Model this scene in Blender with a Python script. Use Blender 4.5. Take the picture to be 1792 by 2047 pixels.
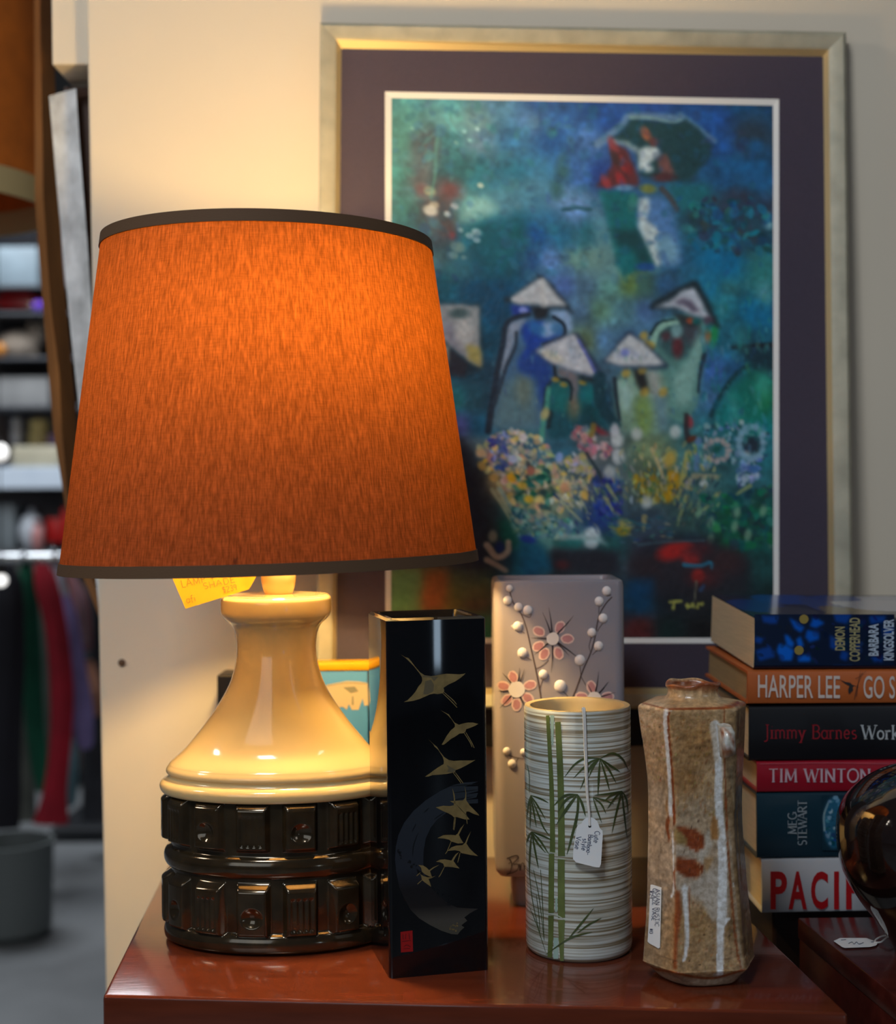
import bpy, bmesh, math, random
import numpy as np
from mathutils import Vector, Matrix
from mathutils.geometry import tessellate_polygon

for o in list(bpy.data.objects):
    bpy.data.objects.remove(o)
scene = bpy.context.scene
COL = scene.collection
random.seed(7)
RNG = np.random.default_rng(11)

# ------------------------------------------------------------------ camera
F = 2800.0                      # focal length in pixels of a 1792 wide frame
CX, CY = 896.0, 1023.5
EYE = Vector((0, 0, 0.40))      # the table top is z = 0
PITCH, ROLL = math.radians(-0.48), math.radians(0.5)
_f = Vector((0, math.cos(PITCH), math.sin(PITCH)))
_r0 = Vector((1, 0, 0)); _u0 = _r0.cross(_f)
CR = _r0 * math.cos(ROLL) - _u0 * math.sin(ROLL)
CU = _r0 * math.sin(ROLL) + _u0 * math.cos(ROLL)
cam = bpy.data.cameras.new('camera')
camo = bpy.data.objects.new('camera', cam); COL.objects.link(camo)
camo.matrix_world = Matrix(((CR.x, CU.x, -_f.x, EYE.x), (CR.y, CU.y, -_f.y, EYE.y),
                            (CR.z, CU.z, -_f.z, EYE.z), (0, 0, 0, 1)))
cam.sensor_fit = 'HORIZONTAL'; cam.sensor_width = 36; cam.lens = F / 1792 * 36
cam.clip_start = 0.02; cam.clip_end = 60
cam.dof.use_dof = True; cam.dof.focus_distance = 1.21; cam.dof.aperture_fstop = 4.4
scene.camera = camo

# ------------------------------------------------------------------ light
scene.view_settings.view_transform = 'Standard'
scene.view_settings.look = 'None'
scene.view_settings.gamma = 1
scene.view_settings.use_curve_mapping = False
scene.view_settings.exposure = 0.0
w = bpy.data.worlds.new('world'); scene.world = w; w.use_nodes = True
w.node_tree.nodes['Background'].inputs[0].default_value = (0.62, 0.78, 1.0, 1)
w.node_tree.nodes['Background'].inputs[1].default_value = 0.035

def area(name, loc, target, size, power, color, size_y=None):
    l = bpy.data.lights.new(name, 'AREA'); l.energy = power; l.color = color
    l.shape = 'RECTANGLE'; l.size = size; l.size_y = size_y or size
    o = bpy.data.objects.new(name, l); COL.objects.link(o); o.location = loc
    o.rotation_euler = (Vector(target) - Vector(loc)).to_track_quat('-Z', 'Y').to_euler()
    return o
area('assumed_ceiling_light', (-0.55, -0.35, 1.95), (0.12, 1.3, 0.2), 0.45, 20, (0.86, 0.93, 1.0))  # unseen key light, assumed from how the swing tag's shadow falls
area('added_front_fill_light', (-1.6, -2.6, 1.2), (0.1, 1.4, 0.3), 2.2, 15, (0.72, 0.86, 1.0), 1.6)  # unseen broad fill light added behind the camera for cool ambient
area('assumed_highlight_light', (2.235, -3.26, -0.17), (0.0, 1.2, 0.25), 0.17, 1.0, (0.6, 0.8, 1.0), 0.32)  # unseen small light, assumed, placed to reflect as the black vase's highlight
area('right_fill_light', (2.2, -0.6, 1.3), (0.3, 1.3, 0.2), 0.9, 5.0, (0.85, 0.92, 1.0))  # unseen fill light added to lift the right-hand faces
area('shade_fill_light', (-1.9, 0.7, 1.5), (-0.78, 2.0, 1.0), 0.3, 9, (1.0, 0.90, 0.78))  # unseen light added to brighten the hanging shade
area('added_shop_light', (-1.6, 4.2, 2.3), (-1.5, 4.4, 0), 1.4, 70, (0.88, 0.94, 1.0))  # unseen light added overhead to brighten the background shop
LAMP_POWER = 20.0
LAMP_COLOR = (1.0, 0.68, 0.26)

# ------------------------------------------------------------------ helpers
def ray(px, py):
    return (_f * F + CR * (px - CX) + CU * (CY - py)).normalized()
def P(px, py, D):                                   # point at depth D (along +y)
    d = ray(px, py); return EYE + d * (D / d.y)
def T(px, py, z=0.0):                               # point on a level plane
    d = ray(px, py); return EYE + d * ((z - EYE.z) / d.z)
def project(v):
    v = Vector(v) - EYE; k = F / v.dot(_f)
    return CX + v.dot(CR) * k, CY - v.dot(CU) * k
def s2l(c):
    c = np.asarray(c, float) / 255.0
    return np.where(c <= 0.04045, c / 12.92, ((c + 0.055) / 1.055) ** 2.4)
def rgb(r, g, b, k=1.0):
    return tuple(np.clip(s2l((r, g, b)) * k, 0, 1))

_mats = {}
def mat(name, color, rough=0.5, metal=0.0, spec=0.5, coat=0.0, noise=None, bump=None, emit=0, sheen=0):
    """noise=(scale, amount) or (scale, amount, (sx,sy,sz)); bump=(scale, strength[,stretch])"""
    if name in _mats: return _mats[name]
    m = bpy.data.materials.new(name); m.use_nodes = True
    nt = m.node_tree; b = nt.nodes['Principled BSDF']
    col = tuple(color)[:3] + (1,)
    b.inputs['Base Color'].default_value = col
    b.inputs['Roughness'].default_value = rough
    b.inputs['Metallic'].default_value = metal
    b.inputs['Specular IOR Level'].default_value = spec
    b.inputs['Coat Weight'].default_value = coat
    b.inputs['Coat Roughness'].default_value = 0.06
    if sheen: b.inputs['Sheen Weight'].default_value = sheen
    if emit:
        b.inputs['Emission Color'].default_value = col; b.inputs['Emission Strength'].default_value = emit
    def tex(scale, stretch, detail=4):
        tc = nt.nodes.new('ShaderNodeTexCoord'); mp = nt.nodes.new('ShaderNodeMapping')
        mp.inputs['Scale'].default_value = stretch
        n = nt.nodes.new('ShaderNodeTexNoise'); n.inputs['Scale'].default_value = scale
        n.inputs['Detail'].default_value = detail
        nt.links.new(tc.outputs['Object'], mp.inputs[0]); nt.links.new(mp.outputs[0], n.inputs['Vector'])
        return n
    if noise:
        st = noise[2] if len(noise) > 2 else (1, 1, 1)
        n = tex(noise[0], st); r = nt.nodes.new('ShaderNodeValToRGB'); a = noise[1]
        r.color_ramp.elements[0].position = 0.3; r.color_ramp.elements[1].position = 0.7
        r.color_ramp.elements[0].color = tuple(max(0, c * (1 - a)) for c in col[:3]) + (1,)
        r.color_ramp.elements[1].color = tuple(min(1, c * (1 + a)) for c in col[:3]) + (1,)
        nt.links.new(n.outputs['Fac'], r.inputs[0]); nt.links.new(r.outputs[0], b.inputs['Base Color'])
    if bump:
        st = bump[2] if len(bump) > 2 else (1, 1, 1)
        n = tex(bump[0], st); bp = nt.nodes.new('ShaderNodeBump')
        bp.inputs['Strength'].default_value = bump[1]; bp.inputs['Distance'].default_value = 0.002
        nt.links.new(n.outputs['Fac'], bp.inputs['Height']); nt.links.new(bp.outputs[0], b.inputs['Normal'])
    _mats[name] = m
    return m
def vcol_mat(name, rough=0.6, spec=0.3, speckle=None, bump=None, coat=0.0):
    m = bpy.data.materials.new(name); m.use_nodes = True; nt = m.node_tree; b = nt.nodes['Principled BSDF']
    a = nt.nodes.new('ShaderNodeAttribute'); a.attribute_name = 'paint'
    b.inputs['Roughness'].default_value = rough; b.inputs['Specular IOR Level'].default_value = spec
    b.inputs['Coat Weight'].default_value = coat
    out = a.outputs['Color']
    tc = nt.nodes.new('ShaderNodeTexCoord')
    if speckle:
        n = nt.nodes.new('ShaderNodeTexNoise'); n.inputs['Scale'].default_value = speckle[0]; n.inputs['Detail'].default_value = 6
        nt.links.new(tc.outputs['Object'], n.inputs['Vector'])
        r = nt.nodes.new('ShaderNodeValToRGB')
        r.color_ramp.elements[0].position = 0.35; r.color_ramp.elements[1].position = 0.65
        lo = 1 - speckle[1]; r.color_ramp.elements[0].color = (lo, lo * 0.94, lo * 0.86, 1)
        r.color_ramp.elements[1].color = (1.0, 1.0, 1.0, 1)
        mx = nt.nodes.new('ShaderNodeMix'); mx.data_type = 'RGBA'; mx.blend_type = 'MULTIPLY'; mx.inputs[0].default_value = 1
        nt.links.new(n.outputs['Fac'], r.inputs[0]); nt.links.new(out, mx.inputs[6]); nt.links.new(r.outputs[0], mx.inputs[7])
        out = mx.outputs[2]
    if bump:
        n = nt.nodes.new('ShaderNodeTexNoise'); n.inputs['Scale'].default_value = bump[0]; n.inputs['Detail'].default_value = 5
        nt.links.new(tc.outputs['Object'], n.inputs['Vector'])
        bp = nt.nodes.new('ShaderNodeBump'); bp.inputs['Strength'].default_value = bump[1]; bp.inputs['Distance'].default_value = 0.002
        nt.links.new(n.outputs['Fac'], bp.inputs['Height']); nt.links.new(bp.outputs[0], b.inputs['Normal'])
    nt.links.new(out, b.inputs['Base Color'])
    return m

def wpos(o):
    v = Vector(o.location)
    while o.parent: o = o.parent; v += Vector(o.location)
    return v
def tag(o, label=None, cat=None, group=None, kind=None):
    if label: o['label'] = label
    if cat: o['category'] = cat
    if group: o['group'] = group
    if kind: o['kind'] = kind
    return o
def thing(name, loc, label, cat, group=None):
    o = bpy.data.objects.new(name, None); COL.objects.link(o); o.location = loc
    o.empty_display_size = 0.02
    return tag(o, label, cat, group)
def obj(name, V, Fc, m, parent=None, smooth=True, origin=None, angle=40):
    """verts in world space; parents are translated only"""
    if origin is None:
        if parent is not None:
            c = Vector((0, 0, 0)); org = wpos(parent); loc = c
        else:
            a = np.array([tuple(v) for v in V]); mn, mxx = a.min(0), a.max(0)
            org = Vector(((mn[0] + mxx[0]) / 2, (mn[1] + mxx[1]) / 2, mn[2])); loc = org
    else:
        org = Vector(origin); loc = org
    me = bpy.data.meshes.new(name)
    me.from_pydata([tuple(Vector(v) - org) for v in V], [], Fc); me.update()
    bm = bmesh.new(); bm.from_mesh(me); bmesh.ops.recalc_face_normals(bm, faces=bm.faces); bm.to_mesh(me); bm.free()
    if m is not None:
        for mm in (m if isinstance(m, (list, tuple)) else [m]): me.materials.append(mm)
    if smooth:
        me.polygons.foreach_set('use_smooth', [True] * len(me.polygons))
        try: me.set_sharp_from_angle(angle=math.radians(angle))
        except Exception: pass
    o = bpy.data.objects.new(name, me); COL.objects.link(o)
    o.location = loc
    if parent is not None: o.parent = parent
    return o
class MB:
    def __init__(s): s.V = []; s.F = []
    def add(s, V, Fc):
        n = len(s.V); s.V += [Vector(v) for v in V]; s.F += [tuple(i + n for i in f) for f in Fc]; return s
    def build(s, name, m, parent=None, **k): return obj(name, s.V, s.F, m, parent, **k)

def grid_faces(nu, nv, closed_u=False, closed_v=False):
    Fc = []
    for j in range(nv if closed_v else nv - 1):
        for i in range(nu if closed_u else nu - 1):
            a = j * nu + i; b = j * nu + (i + 1) % nu
            c = ((j + 1) % nv) * nu + (i + 1) % nu; d = ((j + 1) % nv) * nu + i
            Fc.append((a, b, c, d))
    return Fc
def lathe(prof, cx, cy, n=64, sy=1.0, cap0=True, cap1=True, axis_dx=0.0):
    """prof: (r, z) list; returns V, F"""
    V = []
    for r, z in prof:
        for i in range(n):
            a = 2 * math.pi * i / n
            V.append(Vector((cx + r * math.cos(a), cy + r * math.sin(a) * sy, z)))
    Fc = grid_faces(n, len(prof), closed_u=True)
    if cap0 and prof[0][0] > 1e-6: Fc.append(tuple(range(n))[::-1])
    if cap1 and prof[-1][0] > 1e-6: Fc.append(tuple(range((len(prof) - 1) * n, len(prof) * n)))
    return V, Fc
def rbox(o, ex, ey, ez, bev=0.0, seg=2):
    """box from corner o along the three edge vectors, edges rounded"""
    o, ex, ey, ez = map(Vector, (o, ex, ey, ez))
    bm = bmesh.new()
    vs = [bm.verts.new(o + ex * a + ey * b + ez * c) for c in (0, 1) for b in (0, 1) for a in (0, 1)]
    for f in ((0, 2, 3, 1), (4, 5, 7, 6), (0, 1, 5, 4), (2, 6, 7, 3), (0, 4, 6, 2), (1, 3, 7, 5)):
        bm.faces.new([vs[i] for i in f])
    if bev:
        bmesh.ops.bevel(bm, geom=list(bm.edges), offset=bev, segments=seg, profile=0.5, affect='EDGES')
    bm.verts.index_update()
    V = [v.co.copy() for v in bm.verts]; Fc = [tuple(v.index for v in f.verts) for f in bm.faces]
    bm.free(); return V, Fc
def abox(x0, x1, y0, y1, z0, z1, bev=0.0, seg=2):
    return rbox((x0, y0, z0), (x1 - x0, 0, 0), (0, y1 - y0, 0), (0, 0, z1 - z0), bev, seg)
def prism(pts, h, bev=0.0, seg=3):
    """pts: bottom loop (Vectors), extruded by vector h"""
    h = Vector(h); bm = bmesh.new()
    a = [bm.verts.new(p) for p in pts]; b = [bm.verts.new(Vector(p) + h) for p in pts]
    n = len(pts)
    bm.faces.new(a[::-1]); bm.faces.new(b)
    for i in range(n): bm.faces.new((a[i], a[(i + 1) % n], b[(i + 1) % n], b[i]))
    bmesh.ops.recalc_face_normals(bm, faces=bm.faces)
    if bev:
        bmesh.ops.bevel(bm, geom=[e for e in bm.edges], offset=bev, segments=seg, profile=0.5, affect='EDGES')
    bm.verts.index_update()
    V = [v.co.copy() for v in bm.verts]; Fc = [tuple(v.index for v in f.verts) for f in bm.faces]
    bm.free(); return V, Fc
def tube(pts, r, n=8, radii=None):
    pts = [Vector(p) for p in pts]; V = []
    prev = None
    for i, p in enumerate(pts):
        t = (pts[min(i + 1, len(pts) - 1)] - pts[max(i - 1, 0)]).normalized()
        a = t.orthogonal().normalized() if prev is None else (prev - t * prev.dot(t)).normalized()
        prev = a; b = t.cross(a); rr = radii[i] if radii else r
        for k in range(n):
            an = 2 * math.pi * k / n; V.append(p + (a * math.cos(an) + b * math.sin(an)) * rr)
    Fc = grid_faces(n, len(pts), closed_u=True)
    Fc.append(tuple(range(n))[::-1]); Fc.append(tuple(range((len(pts) - 1) * n, len(pts) * n)))
    return V, Fc
def sphere(c, r, nu=24, nv=14, sx=1, sy=1, sz=1):
    V = []; c = Vector(c)
    for j in range(nv + 1):
        t = math.pi * j / nv
        for i in range(nu):
            a = 2 * math.pi * i / nu
            V.append(c + Vector((r * sx * math.sin(t) * math.cos(a), r * sy * math.sin(t) * math.sin(a), r * sz * math.cos(t))))
    return V, grid_faces(nu, nv + 1, closed_u=True)
def spline(pts, n=12):
    """Catmull-Rom through 2D/3D tuples"""
    pts = [np.array(p, float) for p in pts]
    if len(pts) < 3: return [pts[0] + (pts[-1] - pts[0]) * t / n for t in range(n + 1)]
    ext = [2 * pts[0] - pts[1]] + pts + [2 * pts[-1] - pts[-2]]; out = []
    for i in range(len(pts) - 1):
        p0, p1, p2, p3 = ext[i:i + 4]
        for k in range(n):
            t = k / n
            out.append(0.5 * ((2 * p1) + (-p0 + p2) * t + (2 * p0 - 5 * p1 + 4 * p2 - p3) * t * t + (-p0 + 3 * p1 - 3 * p2 + p3) * t ** 3))
    out.append(pts[-1]); return out

# -------- surfaces that drawings are laid on (photo pixel -> point of the surface)
class PlaneS:
    def __init__(s, A, n): s.A = Vector(A); s.n = Vector(n).normalized(); s.n = s.n if s.n.dot(EYE - s.A) > 0 else -s.n
    def at(s, px, py, lift=0.0):
        d = ray(px, py); t = (s.A + s.n * lift - EYE).dot(s.n) / d.dot(s.n); return EYE + d * t
class CylS:
    def __init__(s, cx, cy, r): s.c = Vector((cx, cy, 0)); s.r = r
    def at(s, px, py, lift=0.0):
        d = ray(px, py); o = EYE - s.c; r = s.r + lift
        a = d.x ** 2 + d.y ** 2; b = 2 * (o.x * d.x + o.y * d.y); c = o.x ** 2 + o.y ** 2 - r * r
        q = b * b - 4 * a * c
        t = (-b - math.sqrt(q)) / (2 * a) if q > 0 else -b / (2 * a)
        return EYE + d * t
class Decal:
    def __init__(s, surf, lift=0.00025): s.S = surf; s.lift = lift; s.mb = MB()
    def poly(s, pts):
        vs = [s.S.at(x, y, s.lift) for x, y in pts]
        tri = tessellate_polygon([[Vector((x, y, 0)) for x, y in pts]])
        s.mb.add(vs, [tuple(t) for t in tri]); return s
    def tris(s, pts, faces):
        s.mb.add([s.S.at(x, y, s.lift) for x, y in pts], faces); return s
    def blob(s, x, y, rx, ry=None, ang=0, n=18, wob=0.0):
        ry = ry or rx; ca, sa = math.cos(ang), math.sin(ang); pts = []
        for i in range(n):
            a = 2 * math.pi * i / n; k = 1 + wob * random.uniform(-1, 1)
            u, v = rx * k * math.cos(a), ry * k * math.sin(a); pts.append((x + u * ca - v * sa, y + u * sa + v * ca))
        return s.poly(pts)
    def stroke(s, pts, w0, w1=None, wm=None, n=10, cross=1, smooth=True):
        """ribbon with width w0 -> (wm) -> w1 in px"""
        q = spline(pts, n) if smooth and len(pts) > 2 else [np.array(pts[0], float) + (np.array(pts[-1], float) - np.array(pts[0], float)) * t / n for t in range(n + 1)] if len(pts) == 2 else [np.array(p, float) for p in pts]
        w1 = w0 if w1 is None else w1
        P2 = []; N = len(q)
        for i, p in enumerate(q):
            t = q[min(i + 1, N - 1)] - q[max(i - 1, 0)]; L = math.hypot(*t) or 1; nx, ny = -t[1] / L, t[0] / L
            u = i / (N - 1)
            wd = w0 + (w1 - w0) * u if wm is None else (w0 * (1 - u) ** 2 + w1 * u * u + 2 * u * (1 - u) * (2 * wm - (w0 + w1) / 2))
            for k in range(cross + 1):
                o = (k / cross - 0.5) * max(wd, 0.15); P2.append((p[0] + nx * o, p[1] + ny * o))
        s.mb.add([s.S.at(x, y, s.lift) for x, y in P2], grid_faces(cross + 1, N)); return s
    def build(s, name, m, parent): return s.mb.build(name, m, parent, smooth=False)

# -------- a painter's canvas in photo pixels, laid onto a surface as a fine coloured mesh
class Canvas:
    def __init__(s, x0, y0, x1, y1, step):
        s.xs = np.arange(x0, x1 + step * 0.5, step); s.ys = np.arange(y0, y1 + step * 0.5, step); s.step = step
        s.X, s.Y = np.meshgrid(s.xs, s.ys); s.C = np.zeros(s.X.shape + (3,))
    def field(s, samples, p=3.0):
        num = np.zeros_like(s.C); den = np.zeros(s.X.shape)
        for x, y, c in samples:
            w_ = 1.0 / (((s.X - x) ** 2 + (s.Y - y) ** 2) + 60.0) ** (p / 2); den += w_; num += w_[..., None] * np.array(c, float)
        s.C = num / den[..., None]
    def blend(s, m, c, a=1.0):
        m = (m * a)[..., None]; s.C = s.C * (1 - m) + np.array(c, float) * m
    def soft(s, m, k):
        k = int(round(k / s.step))
        for _ in range(2):
            for ax in (0, 1):
                if k < 1: continue
                acc = np.zeros_like(m); 
                for d in range(-k, k + 1): 
                    acc += np.roll(m, d, ax)
                m = acc / (2 * k + 1)
        return m
    def poly(s, pts, c, soft=2.0, a=1.0):
        ins = np.zeros(s.X.shape, bool); n = len(pts)
        for i in range(n):
            x1, y1 = pts[i]; x2, y2 = pts[(i + 1) % n]
            if y1 == y2: continue
            cond = ((y1 > s.Y) != (y2 > s.Y)) & (s.X < (x2 - x1) * (s.Y - y1) / (y2 - y1) + x1); ins ^= cond
        s.blend(s.soft(ins.astype(float), soft), c, a)
    def stroke(s, pts, w0, c, w1=None, soft=2.0, a=1.0):
        q = spline(pts, 8) if len(pts) > 2 else [np.array(p, float) for p in pts]
        w1 = w0 if w1 is None else w1; m = np.zeros(s.X.shape); N = len(q) - 1
        for i in range(N):
            p, r = q[i], q[i + 1]; d = r - p; L2 = d.dot(d) or 1
            t = np.clip(((s.X - p[0]) * d[0] + (s.Y - p[1]) * d[1]) / L2, 0, 1)
            dist = np.hypot(s.X - p[0] - t * d[0], s.Y - p[1] - t * d[1])
            wd = (w0 + (w1 - w0) * (i + t) / N) / 2
            m = np.maximum(m, np.clip((wd - dist) / soft + 0.5, 0, 1))
        s.blend(m, c, a)
    def dab(s, x, y, rx, ry, ang, c, a=1.0, soft=0.35):
        R = max(rx, ry) * 1.4 + s.step
        i0, i1 = np.searchsorted(s.xs, (x - R, x + R)); j0, j1 = np.searchsorted(s.ys, (y - R, y + R))
        if i1 <= i0 or j1 <= j0: return
        X, Y = s.X[j0:j1, i0:i1] - x, s.Y[j0:j1, i0:i1] - y; ca, sa = math.cos(ang), math.sin(ang)
        d = np.hypot((X * ca + Y * sa) / rx, (-X * sa + Y * ca) / ry)
        m = (np.clip((1 - d) / soft + 0.5, 0, 1) * a)[..., None]
        s.C[j0:j1, i0:i1] = s.C[j0:j1, i0:i1] * (1 - m) + np.array(c, float) * m
    def scatter(s, pts, n, pal, size, ang=(0, math.pi), a=(0.5, 0.95), asp=(0.4, 0.9)):
        xs = [p[0] for p in pts]; ys = [p[1] for p in pts]; k = 0; t = 0
        while k < n and t < n * 20:
            t += 1; x, y = RNG.uniform(min(xs), max(xs)), RNG.uniform(min(ys), max(ys)); ins = False
            for i in range(len(pts)):
                (x1, y1), (x2, y2) = pts[i], pts[(i + 1) % len(pts)]
                if (y1 > y) != (y2 > y) and x < (x2 - x1) * (y - y1) / (y2 - y1) + x1: ins = not ins
            if not ins: continue
            r = RNG.uniform(*size); c = np.array(pal[RNG.integers(len(pal))], float) + RNG.normal(0, 9, 3)
            s.dab(x, y, r, r * RNG.uniform(*asp), RNG.uniform(*ang), c, RNG.uniform(*a)); k += 1
    def mottle(s, amt, cell):
        ny, nx = s.X.shape; gy, gx = int(ny * s.step / cell) + 3, int(nx * s.step / cell) + 3
        g = RNG.normal(0, 1, (gy, gx)); fy = np.linspace(0, gy - 1.01, ny); fx = np.linspace(0, gx - 1.01, nx)
        iy, ix = fy.astype(int), fx.astype(int); ty, tx = (fy - iy)[:, None], (fx - ix)[None]
        v = (g[iy][:, ix] * (1 - ty) * (1 - tx) + g[iy][:, ix + 1] * (1 - ty) * tx + g[iy + 1][:, ix] * ty * (1 - tx) + g[iy + 1][:, ix + 1] * ty * tx)
        s.C = s.C * (1 + amt * v[..., None])
    def lin(s, gain=1.0): return np.clip(s2l(np.clip(s.C, 0, 255)) * gain, 0, 0.95)
    def build(s, name, surf, m, parent, lift=0.0, gain=1.0):
        V = [surf.at(x, y, lift) for y in s.ys for x in s.xs]
        o = obj(name, V, grid_faces(len(s.xs), len(s.ys)), m, parent)
        paint(o, s.lin(gain).reshape(-1, 3)); return o
    def sample(s, x, y):
        i = int(np.clip(round((x - s.xs[0]) / s.step), 0, len(s.xs) - 1)); j = int(np.clip(round((y - s.ys[0]) / s.step), 0, len(s.ys) - 1))
        return s.C[j, i]
def paint(o, cols):
    at = o.data.color_attributes.new('paint', 'FLOAT_COLOR', 'POINT')
    a = np.ones((len(cols), 4), np.float32); a[:, :3] = cols
    at.data.foreach_set('color', a.ravel())

# -------- lettering
def glyph_mesh(text, bold=0.0):
    cu = bpy.data.curves.new('t', 'FONT'); cu.body = text; cu.offset = bold; cu.resolution_u = 4
    o = bpy.data.objects.new('t', cu); COL.objects.link(o)
    dg = bpy.context.evaluated_depsgraph_get(); me = bpy.data.meshes.new_from_object(o.evaluated_get(dg))
    V = [(v.co.x, v.co.y) for v in me.vertices]; Fc = [tuple(p.vertices) for p in me.polygons]
    bpy.data.objects.remove(o); bpy.data.curves.remove(cu); bpy.data.meshes.remove(me)
    a = np.array(V); mn, mx = a.min(0), a.max(0); a = (a - mn) / (mx - mn)
    return a, Fc
def type_in(dec, text, x0, y0, x1, y1, bold=0.0, up=False, slope=0.0):
    """set text so that its ink fills the pixel box; up = reads bottom to top"""
    a, Fc = glyph_mesh(text, bold)
    pts = []
    for u, v in a:
        if up: x, y = x0 + (1 - v) * (x1 - x0), y1 - u * (y1 - y0)
        else: x = x0 + u * (x1 - x0); y = y1 - v * (y1 - y0)
        pts.append((x, y + slope * (x - x0)))
    dec.tris(pts, Fc)
def arc(cx, cy, rx, ry, a0, a1, n=10):
    return [(cx + rx * math.cos(math.radians(a0 + (a1 - a0) * i / n)), cy + ry * math.sin(math.radians(a0 + (a1 - a0) * i / n))) for i in range(n + 1)]
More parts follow.
